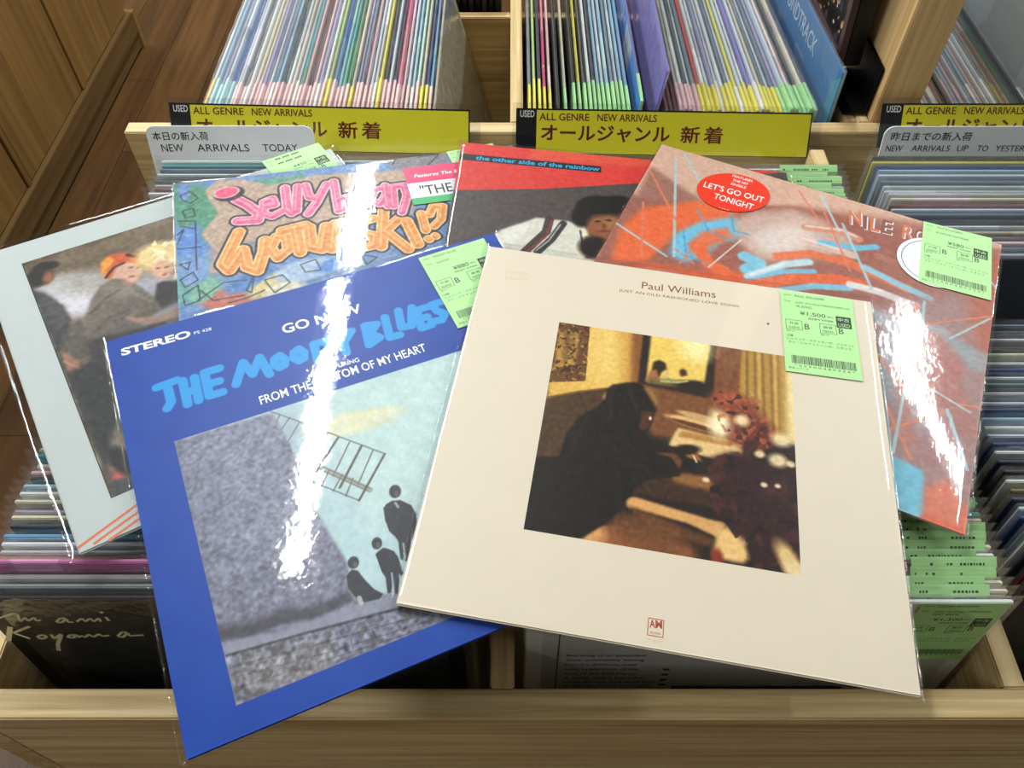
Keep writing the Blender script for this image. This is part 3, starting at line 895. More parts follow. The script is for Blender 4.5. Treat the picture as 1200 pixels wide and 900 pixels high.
for s_ in ([(-60.6,50.1),(-43.5,33.2)], [(-44.5,34.2),(3,-14.5)], [(-44.7,-1),(-14.7,-36.3)], [(-45.6,-4.3),(-16.2,-37.9)], [(-51.2,-13.7),(-24,-42.1)], [(3,-14.5),(-24,-42.1)], [(-9.8,-2.4),(-32.9,-28.1)], [(-22.6,10.2),(-43.7,-9.8)], [(-34.6,22.3),(-52.6,-0.5)], [(-16.2,4),(-34.5,-17.9)], [(-3.3,-8.3),(-21,-30.4)], [(-28.7,16.3),(-46.6,-5.3)], [(-28.3,-19),(-37.7,-28.9)], [(-35.1,-12),(-43.8,-22.3)], [(-40.2,-5.7),(-48.2,-17.7)], [(-22.7,-24.7),(-31.1,-35.7)], [(-49.1,39.2),(-61.8,26.4)], [(-55,44.1),(-62.6,32.7)], [(-43.5,33.2),(-56.8,18.5)]):
    g.line(s_, 0.9, lat, .9, .8)
g.line([(-45.1,-2.5),(-15,-37.2)], 4.0, '857b74', .6, 1); g.line([(-9.8,-2.4),(-32.9,-28.1)], 1.8, lat, .9, .8); g.line([(3,-14.5),(-24,-42.1)], 1.6, lat, .9, .8); g.line([(-22.6,10.2),(-43.7,-9.8)], 1.6, lat, .9, .8)
st = [(-134.1,50.5),(-59.2,48),(-54.7,17.6),(-51.2,-36.6)] + [(-54.1,-28.5),(-43.8,-81.7),(-45.9,-96),(-50.6,-103.9)] + [(-21.3,-111.4),(91.6,-114.6),(63.9,-171.8),(-127.4,-147.5),(-149.5,-52.3)]
g.poly(st, '77788c', 0.8)
ms = g.mask(st)
g.poly([(-117.7,61.1),(-39,45),(-67.7,-61.2),(-119.8,-64.8)], '8a8ea6', 20, 0.5)
g.grain(0.8, 0.035, ms); g.grain(1.6, 0.018, ms); g.grain(7, 0.014, ms)
g.splash(1.0, 1.5, '55525f', ms, 0.4)
g.line([(-125.3,-96),(-108.6,-100.8),(-91.3,-100),(-70.8,-104.6),(-50.3,-102.9)], 7, '3d3a44', .75, 5); g.line([(-124.9,-93.9),(-105.6,-97.4),(-84.6,-99.2)], 10, '4a4652', .5, 6)
g.poly([(-124.6,-102.1),(-89,-108),(-52.2,-109.3),(-21.4,-111.9),(91.6,-114.6),(86.2,-125.9),(-24.6,-121),(-82.2,-114.4),(-125.2,-109.8)], '9092a4', 1.5, .8)
g.line([(-125.2,-109.8),(-82.2,-114.4),(-24.8,-121.7),(13.8,-123.7)], 1.8, '3f3d46', .9, 1)
for s_ in ([(-122.8,-117.5),(-84.4,-122.6),(-12.2,-131.1)], [(-123.2,-123.9),(-69.7,-131.2),(-5.1,-136.5)], [(-123.6,-130.2),(-58.3,-136),(-15.2,-139.3)], [(-103.5,-123.5),(-102.9,-129.3)], [(-85.2,-125.7),(-84.7,-131.5)], [(-68.5,-127.1),(-67.7,-133.1)], [(-56.1,-129),(-56.7,-134.4)], [(-42.8,-128.8),(-42.2,-134.9)], [(-78.5,-131.9),(-78,-137.7)], [(-94.6,-129.5),(-94.1,-135.3)], [(-27.8,-130.4),(-27.3,-135.4)]):
    g.line(s_, 0.9, '4a474e', .7, 1)
g.poly([(-127,-113.5),(-66.7,-121),(-76,-152.7),(-125.7,-139.9)], '8d877f', 10, 0.45)
mb_ = g.mask([(-125.2,-109.8),(4,-124.6),(-1.1,-138.2),(-125.7,-139.9)]); g.grain(0.9, 0.06, mb_); g.splash(1.6, 0.9, '55504e', mb_, .6)
# three figures in dark coats
dk = '33333d'
g.blob([(-0,-44.8)][0], 3.9, 5.0, dk, -0.3, 0.2); g.poly([(-11,-53.3),(-7.9,-51.3),(-4,-50.6),(1.1,-52.2),(6.4,-58.4),(7.3,-65.5),(4,-77.9),(0.2,-83.9),(-1.2,-81.7),(1.7,-74.2),(-3.5,-85.5),(-7.7,-95.3),(-10.3,-94.7),(-7.7,-85.9),(-11.2,-93.3),(-12.6,-91.7),(-9.8,-79.7),(-10.8,-75.5),(-13,-70.8),(-12.8,-62.1)], dk, .6)
g.blob([(-22.8,-75.8)][0], 3.3, 4.2, dk, -0.3, 0.2); g.poly([(-25.9,-82.4),(-23.1,-81),(-20,-80.2),(-17.7,-81.7),(-14.6,-85.1),(-13.3,-89.8),(-14.1,-98.8),(-13.9,-101.5),(-16.3,-103),(-16.4,-99.4),(-18,-105.3),(-21.5,-112.8),(-23.7,-111.9),(-21.3,-102.9),(-25.2,-110.8),(-27.2,-109.9),(-25.1,-99.8),(-26,-95.3),(-26.2,-89.1)], dk, .6)
g.blob([(-40.4,-82.6)][0], 3.5, 4.2, dk, -0.3, 0.2); g.poly([(-47.1,-89.5),(-43,-86.6),(-39.5,-88.6),(-37.3,-96.1),(-33.9,-104.1),(-29.7,-109.3),(-32.7,-111.5),(-42.1,-110),(-45.6,-106.6),(-48.3,-98)], dk, .6)
g.line([(-7.5,-82.5),(-9.4,-92)], 1.2, 'a9bcc2', .9, .8); g.line([(-20.6,-98.6),(-23.6,-111.4)], 1.2, 'a9bcc2', .9, .8)
g.line([(-2.6,-52.9),(-1.9,-56.6)], 1.6, 'b9b9c0', .8, .8); g.line([(-44.1,-106.2),(-43.9,-109.7)], 3, 'c7c2c0', .8, 1); g.blob([(0.5,-46.8)][0], 1.6, 2.4, '5d5556', -0.3, .6); g.blob([(-22.3,-77.1)][0], 1.4, 2.0, '5d5556', -0.3, .6); g.blob([(-39.8,-84.4)][0], 1.4, 1.8, '5d5556', -0.3, .6)
g.grain(0.8, 0.012)
g.a = np.where(mp_[..., None] > 0, g.a, keep)
for st_ in ([(-129.7,100.4),(-115.5,101.7)], [(-122.5,100.7),(-122.3,84.1),(-125.9,79.4)], [(-111.6,99.5),(-112.2,77.5)], [(-103.3,99.3),(-104.4,78)], [(-111.4,88.1),(-104.3,88.4)], [(-85,101),(-95.8,101.1),(-96.7,79),(-87.3,78.9)], [(-95.7,89.7),(-87.4,89.5)],
            [(-77,82.1),(-68.1,99.8),(-63.9,86.5),(-55.8,99.8),(-52.7,81.9)], [(-41.7,96.1),(-39.2,91.4),(-40.5,86.2),(-44.5,85.2),(-47.3,89),(-46,94.1),(-41.7,96.1)], [(-26.9,96.9),(-24.4,92.1),(-25.8,86.9),(-29.8,85.9),(-32.6,89.7),(-31.2,94.9),(-26.9,96.9)], [(-15.6,97.2),(-16.9,80.6),(-6.7,85),(-5.9,96.8),(-15.6,97.2)], [(2.5,98.6),(5.7,90.3),(14.4,99.1)], [(5.7,90.3),(4.7,80.3)],
            [(25.3,100.1),(22.8,81.6)], [(25.3,100.1),(34.1,98.3),(26.5,91.4),(32.3,84.8),(22.6,81)], [(42.1,102.4),(39.3,81.9),(47.2,81.6)], [(53.9,105),(50.7,88),(58.4,86.7),(64.7,104.4)], [(77,100.2),(67.4,100.3),(64.7,81.6),(73,81.9)], [(66.1,90.8),(72.7,90.8)], [(91.4,101.2),(80.2,101.2),(81.6,93.8),(86.6,88.8),(81.8,83.4),(74.2,85)]):
    g.line(st_, 6.8, '1294dc', 1, 1.0)
g.build('cover_picture', A, TH + 0.03)
f = Flat()
f.text('STEREO', [(-148.2,138.8)][0], [(-98,138.3)][0], 7.4, 'white_ink', bold=0.035)
f.text('PS 428', [(-95.5,139.5)][0], [(-82.7,139.2)][0], 3.0, 'white_ink')
f.text('GO NOW', [(-33.8,115.1)][0], [(27.8,113.7)][0], 9.6, 'white_ink', bold=0.02)
f.text('FEATURING', [(-16.4,69)][0], [(11.3,68.4)][0], 4.0, 'white_ink', bold=0.008)
f.text('FROM THE BOTTOM OF MY HEART', [(-64.8,57.4)][0], [(61,59.1)][0], 7.8, 'white_ink', bold=0.012)
o = f.build('cover_lettering', A); o.location.z = (TH + 0.05) / 1000
album_film(A, 'film_blue', -0.1612, 0.1625, -0.1598, 0.1640, 2)
price_tag(A, [(87.5,152.1),(146.1,154)], TH + 0.80, 'MOODY BLUES', 'GO NOW', '', '¥880')

# ---- pale red album with hands and sticks -----------------------------------------------
A = thing('record_album', 'salmon pink album with orange and blue shapes and an oval red sticker, right', 'record album', pose('nile'), 'albums laid across the bins')
jacket('jacket', 0.315, 'pink_card', A)
g = Ink(-157.2, -157.2, 157.2, 157.2, 0.8, '9c5f52', 11)
g.poly([(-313.4,158.7),(203,234.4),(205.3,165.3),(134.2,144.7),(53.9,135.8),(-22.3,124.5),(-90.7,89.5),(-150,70.4)], 'cfa794', 3)
g.poly([(-156.6,120.4),(-90.7,89.5),(-80.2,20.5),(-146.8,-13.3)], '8f5d52', 4, .8)
g.poly([(-22.3,124.5),(89.6,154),(153,138.7),(150.7,93.3),(91.5,92.5),(15.5,69)], '98584b', 8, .8)
# soft limbs in orange and pale blue
g.poly([(-144.4,-19.5),(-152.6,24.9),(-142.9,59.9),(-101.3,90.8),(-62.1,95.7),(-72.3,60.6),(-103.6,43.6),(-116.9,-5.6)], 'e0683c', 5)
g.poly([(-154.5,-60.4),(-142.1,-25.7),(-110.7,-4.9),(-75,3.4),(-41.7,19.2),(-33.1,10.2),(-67.6,-21.3),(-115.5,-63.5)], 'd9603a', 5)
g.poly([(-161.4,-59.2),(-145.7,-33.3),(-116.7,-15.7),(-84.7,-6.3),(-104.3,-23.9),(-137,-56.2)], '79bedb', 4)
g.poly([(-103,12.9),(-106.2,39.1),(-92.7,62),(-68.7,83),(-48.8,83.3),(-50.3,63.9),(-68.2,45.9),(-74.6,23.3),(-88.3,7.4)], '6db8da', 4)
g.poly([(-92.6,29.4),(-86.4,52.3),(-67.9,68.2),(-58.3,57.2),(-72.8,39.4),(-79.5,18.3)], 'd9704a', 5)
g.line([(-84.1,33.7),(-69.3,16.1),(-55.7,13.1)], 12, 'e0683c', .95, 4)
g.poly([(-65.9,78.9),(-50.3,101.8),(-21.2,119.5),(8.9,117.1),(33.9,104.1),(42.2,92.7),(21.6,69.6),(-6.4,53.9),(-30.9,38),(-50.2,51)], 'c3a297', 7)
g.poly([(-48.1,67.6),(-28.4,93.7),(-4,100.8),(11.7,87.6),(-8.2,62),(-33.7,49.1)], 'd8cbc6', 10, .8)
for s_, w_, c_ in (([(-4,100.8),(26.4,109.9),(40.4,106.4)], 9, 'c98a72'), ([(-3.2,82.6),(28.3,83.1),(40.8,82.9)], 9, 'd2b3a8'), ([(-18.5,51.8),(6.2,68.3),(33.8,70.7)], 9, 'd96a43'), ([(-43.8,38.9),(-30.3,35.8),(-38.4,24.4)], 12, '7cc0dc'), ([(-34.7,16.5),(-10.5,44.8),(7.4,56.9)], 8, 'b5d3de'), ([(-35.6,7.9),(-11.3,34.6),(13.7,47.3)], 6, '6fb4d2'),
                   ([(-39.6,-0.2),(-1,30.2),(32.2,46.9),(55.7,50.2)], 12, 'dc6238'), ([(-13.8,6.7),(17.4,29.9),(45.3,41.2)], 7, '7fbcd4'), ([(11.9,86.6),(42,93.7),(56.7,103.2)], 7, '6cb2d2'), ([(33.3,73),(65,66.9),(89.6,62.5)], 10, 'd96c45'), ([(51.9,72.5),(83.4,64.1),(107.6,59.4)], 7, '8cc2d8'), ([(45.1,45.8),(68.1,47.9),(97.8,45.3)], 8, 'd6d2d4'), ([(61,92.1),(85.8,89.6),(109.6,91.8)], 8, 'a86a5c')):
    g.line(s_, w_, c_, .95, 3.5)
for s_ in ([(-4.4,102.7),(26.1,111.8),(38.7,108.7)], [(-3.1,84.8),(27.9,85.5)], [(-33.8,18.9),(-10.7,45.7)], [(47.1,48.2),(70.6,50.6)]):
    g.line(s_, 2.4, 'efe6e2', .6, 3)
for s_, w_ in (([(-98.1,80.1),(-81,56.2),(-57.1,52.6)], 1.8), ([(-71.6,93.6),(-60.8,66.4),(-48.1,67.6)], 1.8), ([(-101,45.9),(-88.5,16.3),(-69.3,16.1)], 1.6)):
    g.line(s_, w_, '4d9cc0', .8, 1.2)
# lower field
g.poly([(51.9,20.2),(178.4,113),(187,-180.7),(98.6,-129.4)], '9d7f80', 14, .85)
g.poly([(126.2,125.4),(176.2,150.8),(184.5,9.6),(152.3,-6.4)], 'b0553a', 10, .75)
for s_, w_, c_ in (([(61,21.2),(89.2,14.5),(119.2,22.7)], 16, 'a9b6c2'), ([(91,1.9),(133.6,10),(151.2,5.7)], 24, '8fa3ab'), ([(116.1,11.1),(130.9,-4.3),(126.9,-43.3)], 22, 'b0605a'), ([(85.6,-20.4),(99.6,-56.8),(123.2,-79.8)], 18, '8e9cad'), ([(138.7,-37.5),(149.7,-66.7)], 18, 'a86a60'), ([(96.3,-34.1),(113.3,-95.7)], 10, 'b36b5c')):
    g.line(s_, w_, c_, .7, 12)
g.poly([(99.9,-113),(125.3,-117.9),(131.2,-155.3),(119.2,-165.4),(106.5,-155.7)], '6fb4cb', 2)
g.poly([(128.2,-131.8),(141.3,-116.3),(157.6,-138.2),(162.8,-163.7),(129.7,-160.3)], 'd07258', 5)
g.poly([(130.7,-151.2),(161.9,-153.8),(162.8,-163.7),(127,-161.6)], 'd4664a', 1.5)
g.poly([(110.1,-57.5),(147.6,-65),(152.2,-111),(123.6,-113.3)], '9a6a6a', 8, .7)
cy, og = 'a3c6cd', 'd87a58'
for s_, w_, c_ in (([(-138.4,142.2),(-98.3,11.3)], 2.4, cy), ([(-132.4,151.7),(-105.6,116.5)], 2.0, cy), ([(-157.2,117),(-111.2,56.8)], 2.0, og), ([(-159.4,29.5),(-103.8,8.5)], 2.2, cy), ([(-145.3,67.1),(-123.3,-1.4)], 2.2, og), ([(-1.6,152.4),(23.3,109.3)], 2.2, cy), ([(-20.9,148.3),(6.7,111.7)], 1.8, og),
                   ([(-91.4,4.9),(-82.5,50.1)], 1.6, og), ([(-80.3,10.5),(-99.7,20.7)], 1.6, og), ([(-68,11.8),(-52,57.8)], 1.4, 'd8d4cf'), ([(24.4,120.7),(62,48.6)], 2.4, cy), ([(6.7,128.2),(41.5,62.3)], 2.0, og), ([(104.1,53.6),(106.7,16.4)], 2.4, cy), ([(98.2,47),(104.6,15.4)], 2.2, og),
                   ([(89.2,14.5),(159.3,63.4)], 1.6, og), ([(128.2,20.5),(155.3,57.9)], 1.8, cy), ([(79.6,-23.4),(105.5,-53.9)], 2.4, og), ([(96.8,-92.7),(132.7,-58)], 2.0, og), ([(139.6,-46),(167.3,-38.1)], 1.8, og), ([(134.4,-54.4),(153.3,-102.8)], 2.6, cy), ([(87.9,-62.6),(115.4,-110.8)], 2.4, og),
                   ([(103.6,-111.2),(102.7,-49.3)], 2.2, cy), ([(146.3,112.1),(156.6,98.3)], 1.8, cy), ([(122.3,-39.6),(150.1,-49.5)], 1.8, cy), ([(84.4,-40),(105.8,-125.9)], 2.0, cy)):
    g.line(s_, w_, c_, .9, 1)
g.grain(1.0, 0.015)
g.build('cover_picture', A, TH + 0.03)
f = Flat()
NI = (([(29.7,123.4),(40.3,125.5)], 'N'), ([(42.4,122.3),(45.2,122.7)], 'I'), ([(48,123),(55.9,123.8)], 'L'), ([(57.6,124.7),(66.4,125.4)], 'E'), ([(75.1,126.1),(84.4,126.7)], 'R'), ([(85.7,126.3),(94.9,126.8)], 'O'), ([(96.8,126.7),(106,127.2)], 'D'), ([(107.9,127.1),(117,127.6)], 'G'), ([(118.8,127.5),(126.8,127.5)], 'E'), ([(128.6,127.4),(137.6,127.9)], 'R'), ([(139.4,127.8),(147.8,128)], 'S'))
for i_, (p_, ch) in enumerate(NI):
    f.text(ch, (p_[0][0] + 1.2, p_[0][1] - .8), (p_[1][0] + 1.2, p_[1][1] - .8), 19, 'sticker_white', bold=0.03)
    f.text(ch, p_[0], p_[1], 19, ('orange_ink', 'brown_ink')[i_ % 2], 0.02, bold=0.02)
o = f.build('cover_lettering', A); o.location.z = (TH + 0.05) / 1000
f = Flat()
c_ = [(-75.4,117.4)][0]
f.disc(c_[0], c_[1], 33.5, 27.5, 'sticker_red', 0, 0.42)
for body, p_, h_ in (('FEATURES', [(-82.4,139.2),(-63.3,139.5)], 3.4), ('THE HIT', [(-80.6,132.9),(-65.9,133.4)], 3.4), ('SINGLE', [(-80.7,126.9),(-66.3,127.3)], 3.4), ("LET'S GO OUT", [(-102.5,112.1),(-47,115.3)], 8.2), ('TONIGHT', [(-89.7,100.2),(-53.3,100.8)], 8.2), ('- - - -', [(-81.3,89.8),(-72.7,90.3)], 0.5)):
    f.text(body, p_[0], p_[1], h_, 'white_ink', 0.03, bold=0.006)
o = f.build('oval_sticker', A); o.location.z = (TH + 0.78) / 1000
o['label'] = 'oval red sticker with white capitals'
f = Flat()
c_ = [(105.2,105.3)][0]
f.disc(c_[0], c_[1], 31, 31, 'sticker_white', 0)
for q_ in range(40):
    a0, a1 = q_ * math.pi / 20, (q_ + 1) * math.pi / 20
    f.line([(c_[0] + 27 * math.cos(a0), c_[1] + 27 * math.sin(a0)), (c_[0] + 27 * math.cos(a1), c_[1] + 27 * math.sin(a1))], 0.6, 'strip', 0.02)
o = f.build('round_sticker', A); o.location.z = (TH + 0.74) / 1000
o['label'] = 'round white sticker with a thin dark ring'
album_film(A, 'film_wrinkle', -0.1600, 0.1600, -0.1600, 0.1600, 3)
price_tag(A, [(90,156.8),(148.3,161.1)], TH + 0.85, 'NILE RODGERS', 'B MOVIE MATINEE', '', '¥580')

# ---- red and taupe album ----------------------------------------------------------------
A = thing('record_album', 'taupe album with a red top band and a portrait, between graffiti and pink albums', 'record album', pose('rain'), 'albums laid across the bins')
jacket('jacket', 0.315, 'rain_card', A)
g = Ink(-157.2, -60.0, 157.2, 157.2, 0.8, '4d4443', 15)
g.poly([(-175.4,163.4),(-166.2,83.9),(-154.7,85.6),(-78.7,98.3),(8.5,119),(54.6,127.8),(167.8,161.9),(182.4,259)], 'd23a33', .5)
g.poly([(-89.1,176.9),(29,158.7),(28.4,145.4),(-91.4,140.4)], 'dc6242', 4, .55)
g.poly([(-121.1,25.2),(-111,37.6),(-94.2,48.6),(-80.8,58.1),(-66.8,58.1),(-51.6,57.2),(-38.3,50.7),(-26.2,41.2),(-16.6,-17.2),(-120,-30.6)], 'd3d0c4', 1)
g.poly([(-117.6,26.8),(-96.6,46.4),(-86.4,44),(-100.1,23.8),(-111.5,11.5)], 'e4e2da', 4, .8)
g.line([(-68.8,57.8),(-71.2,40.5),(-85.1,18.6),(-91.7,7.1)], 8, '3b2c2c', .95, 1.5); g.line([(-56.5,53.8),(-65.9,32.1),(-77.5,14.3)], 7, '2c2830', .95, 1.5); g.line([(-66.7,56.2),(-71,35),(-87.2,13)], 2, '8d3a36', .8, 1); g.line([(-59,51.6),(-68.3,29.9),(-78.8,15.9)], 1.4, 'c9c6bb', .8, 1)
g.line([(-40.1,52.3),(-38.6,35.8),(-40.8,13.9)], 6, 'e8dcc0', 1, 1); g.line([(-41.3,46.5),(-38,21.4)], 2, '3d3a58', .9, 1)
g.poly([(-38.4,62.1),(-33.9,70.4),(-15.9,74.9),(-0.4,73.2),(4.3,56.6),(-3.7,36.9),(-16.3,24.3),(-26.1,26.6),(-33.7,40.2)], '8a5334', 2)
g.poly([(-36.2,39.8),(-21.2,30.9),(-16.3,17.2),(-35.9,11.1)], '7a4526', 2)
g.blob([(-22.3,76.8)][0], 24, 20, '120e10', 0, .15); g.blob([(-40.2,64.9)][0], 9, 14, '120e10', 0, .4); g.blob([(-6.7,85.3)][0], 16, 14, '120e10', 0, .3)
g.blob([(-20.6,56.2)][0], 14, 14, '8f5838', 0.2, .5); g.blob([(-10.9,60.2)][0], 8, 10, 'a86c46', 0, 1)
g.blob([(-25.7,60.8)][0], 3, 1.2, '1c120e', 0.2, .6); g.blob([(-16,63.7)][0], 3, 1.2, '1c120e', 0, .6); g.blob([(-20.1,55.9)][0], 1.8, 2.6, '6b3e26', 0, .8); g.blob([(-20.6,48.7)][0], 4.5, 1.5, '7c2f2c', 0.1, .6)
g.blob([(-28.6,26.3)][0], 14, 14, '1a1214', .3, .4)
g.grain(1.0, 0.015)
g.build('cover_picture', A, TH + 0.03)
f = Flat()
f.rect(-157, 130.4, -22.5, 140.0, 'strip')
f.text('the other side of the rainbow', (-142, 132.2), (-24, 132.4), 6.4, 'sky_ink', 0.03, bold=0.03, shear=0.05)
o = f.build('cover_lettering', A); o.location.z = (TH + 0.05) / 1000
album_film(A, 'film_smooth', -0.1605, 0.1625, -0.1600, 0.1620, 4)

# ---- graffiti album ---------------------------------------------------------------------
A = thing('record_album', 'graffiti-covered album with pink and orange bubble lettering, behind the blue album', 'record album', pose('jelly'), 'albums laid across the bins')
jacket('jacket', 0.315, 'graf_card', A)
g = Ink(-157.2, -157.2, 157.2, 157.2, 0.8, '6584b8', 21)
g.poly([(-158,159.8),(-129.9,150.8),(-113.4,95.3),(-131.4,72.7),(-156.1,71.4)], '4f8a70', 6); g.poly([(-153.7,158.9),(-142.9,153.2),(-145.9,129),(-154.3,137.6)], '6a86bd', 3); g.poly([(-157.4,97.4),(-136.4,99.8),(-132.3,54),(-156.6,52.9)], '5c86c8', 5); g.poly([(-156.4,59),(-128.1,56.3),(-134.3,12.7),(-157.8,6.3)], '5fa08a', 7, .8)
g.poly([(-89.8,150.4),(-51.1,150.6),(-41.2,156.2),(-48.3,135.2),(-84.4,134.8)], '5a8f78', 5); g.poly([(-21.5,164.1),(40.3,160.4),(65.5,163.8),(54.8,134.4),(-9.8,146.5)], '6f8fc0', 6); g.poly([(30.9,162.2),(95.2,162.3),(90,139.4),(36.9,141.6)], '8a7468', 6, .7)
g.poly([(-131.4,142),(-119.6,156.1),(-100.8,154.4),(-74.9,140.3),(-33.1,147.1),(3.9,143.9),(48.5,139.4),(55,111.7),(43.6,78),(-106.8,67.7),(-123.1,36.9),(-133.2,35.9),(-125.8,62.1),(-137,86.8),(-121.1,110.3)], 'b39a88', 2)
g.poly([(-131.7,66.4),(-106.4,74.1),(-82.6,56.5),(-103.4,29.8),(-129.2,35.1)], 'a98f86', 5, .8)
g.poly([(-121.3,33.5),(-85.9,20.2),(-68.6,28.7),(-13.2,32.8),(39.6,34.9),(29.4,-15.8),(-132.4,-26.6),(-140.4,8.2)], '6d8ab4', 6)
for p_, a_, b_, c2_, r_ in (([(-121.1,4.2)][0], 24, 12, 'b8675a', -.4), ([(-86.4,14.3)][0], 20, 10, 'cdbb86', .6), ([(-101.8,23.5)][0], 22, 8, '4a78b4', .5), ([(-56.5,26.2)][0], 26, 12, '9fb4d0', .2), ([(-26.6,29.3)][0], 22, 8, '4f7fc2', .3), ([(-75.1,6.1)][0], 16, 9, 'd9d2c0', .2), ([(-136,18.8)][0], 16, 9, '77a894', .9), ([(-144.8,44.4)][0], 12, 18, '7695c4', 0)):
    g.blob(p_, a_, b_, c2_, r_, .4)
for s_ in ([(-152,140.7),(-143.3,144.3),(-137.1,134.3),(-143.8,128.5),(-150.1,133.3),(-152,140.7)], [(-150.5,119.5),(-141.9,121.3),(-140.2,110.7),(-148.7,109),(-150.5,119.5)], [(-155.1,106.9),(-140.5,104),(-140.9,94.1),(-153.2,99.8)], [(-155.6,88.8),(-150.2,95.9),(-155.9,77.7)], [(-140.7,97.4),(-141.9,43.8)], [(-156.1,71.4),(-137.7,70.8)], [(-154.6,52.4),(-146.5,53.9),(-148.8,45.2),(-154.6,52.4)], [(-155.1,34.5),(-144.9,41.4),(-141.4,31.7),(-151.4,25),(-155.1,34.5)], [(-153.7,16.8),(-141.6,25.8),(-140.4,8.2),(-152.1,5.1),(-153.7,16.8)], [(-142.3,8.6),(-121.8,24.7),(-103.8,23.9)], [(-104.7,12.3),(-97.4,28.5),(-101,8.6),(-104.7,12.3)], [(-139.9,19.6),(-130.7,6.2),(-107.1,7)], [(-119.3,0.9),(-105.3,3.7),(-90.9,9.4)], [(-89.9,21),(-75.3,24),(-70.2,13.9),(-83.3,4.9),(-89.9,21)], [(-59.8,33),(-46.8,36.6),(-44.2,23.6),(-56.8,23.2),(-59.8,33)], [(-10.7,35.5),(3.5,29.4),(-6.4,22),(-8.6,35.1)], [(34.9,157.5),(45.7,163.4),(38.2,149)], [(64,156),(83.8,156.4),(71.1,142.9)]):
    g.line(s_, 1.3, '26303c', .85, 1)
PKS = (([(-104.9,126.3),(-95.8,116.4),(-87.4,103.7),(-89.4,95.2),(-105.6,97.1)], 34), ([(-82.4,111.4),(-73,112.7),(-74.4,121.4),(-81.8,118.2),(-83.6,102.9),(-76.7,97.5),(-68.3,102.7)], 25), ([(-62,134.1),(-62.9,104.1),(-59.9,98.3)], 27), ([(-50.7,133.8),(-55.5,100.9)], 27), ([(-43.8,134.3),(-42.5,116.7),(-35.7,114.6)], 25), ([(-25.2,132.6),(-37.5,107.9),(-46.2,94.9)], 25),
       ([(-18.4,135),(-19.6,93.8)], 25), ([(-19.6,93.8),(-8.7,98.7),(-9.1,111.3),(-17.4,109.3)], 23), ([(-5.5,105.2),(5.3,108.5),(3.4,117.9),(-4.2,110.3),(-4.5,93.7),(6.3,97.2)], 23), ([(25.4,117.4),(16,116.6),(10.4,103.9),(17,95.5),(25,108.3),(26.1,121),(23.7,91.7)], 23), ([(28.8,90.7),(32.5,117.5),(43.2,117.7),(43.2,103),(34.4,81.2)], 25))
ORS = (([(-105.7,83.1),(-121,46.2),(-116.6,37.9),(-104,60.2),(-102.3,38.7),(-94.6,32.8),(-87.4,54.3),(-85.3,68.3)], 34), ([(-75.7,71.2),(-81.6,57.9),(-77,44.6),(-67.3,53.4),(-67.8,69),(-75.7,71.2)], 30), ([(-70,77.3),(-50.1,80.7)], 34), ([(-59,79.1),(-58.2,47.7)], 34), ([(-47.2,77.1),(-48.7,52.8),(-40.1,47.8),(-33.1,76)], 34), ([(-31.7,46.2),(-25.2,77.8),(-11.8,78.5),(-12.7,61.9),(-24.5,59)], 33),
       ([(8.3,78),(-2.7,75),(-3.9,61.8),(5.8,56.2),(3.7,43.8),(-9.9,43)], 30), ([(18.8,86.3),(9.2,41.1)], 32), ([(30.2,73.7),(15.8,60.2),(30.9,33.5)], 32), ([(36.2,69),(40.2,38.1)], 34), ([(50.7,76.6),(50.2,54)], 26), ([(50.3,43.3),(50.9,41.8)], 24), ([(57.7,73.4),(63.7,85.3),(71.5,82.4),(66.5,65.8),(58.3,57.8)], 25), ([(56.7,46),(57.3,44.5)], 22))
for grp_, c_fill, c_edge, c_deep in ((ORS, 'e2954c', 'f2cf9a', 'b0602c'), (PKS, 'e0698f', 'f3c6d2', 'b2408c')):
    for st_, w_ in grp_:
        g.line(st_, w_ * 0.27 + 6.5, '26222e', 1, 1)
    for st_, w_ in grp_:
        g.line(st_, w_ * 0.27 + 2.2, c_edge, 1, 1)
    for st_, w_ in grp_:
        g.line(st_, w_ * 0.27, c_fill, 1, 1)
    for st_, w_ in grp_:
        g.line([(x - 0.8, y - 2.0) for x, y in st_], w_ * 0.10, c_deep, .3, 3)
        g.line([(x - 0.8, y + 1.6) for x, y in st_], w_ * 0.06, c_edge, .55, 1.5)
dc = [(-112.6,137.3)][0]
g.blob((dc[0] + 2, dc[1] - 2), 13.5, 10, '26222e', .2, .15); g.blob(dc, 11.4, 7.6, 'f3c6d2', .2, .15); g.blob(dc, 10.2, 6.6, 'dd5a78', .2, .2)
g.grain(1.0, 0.03)
g.build('cover_picture', A, TH + 0.03)
f = Flat()
f.rect(46, 118, 104, 141, 'sticker_pink', 0); f.rect(46, 97, 104, 118, 'sticker_white', 0); f.rect(46, 88, 104, 97, 'sticker_green', 0)
f.text('Features The Sing', (54, 124), (102, 124.5), 6.0, 'white_ink', 0.03, bold=0.01, shear=.25)
f.text('"THE M', (56, 100), (100, 100), 13.5, 'ink', 0.03, bold=0.01)
o = f.build('promo_sticker', A); o.location.z = (TH + 0.80) / 1000
o['label'] = 'pink, white and green sticker'
album_film(A, 'film_wrinkle', -0.1600, 0.1625, -0.1600, 0.1625, 5)
price_tag(A, [(91.7,158.1),(138.7,163.4)], TH + 0.72, 'JELLYBEAN', 'WOTUPSKI!?', '', '¥480')

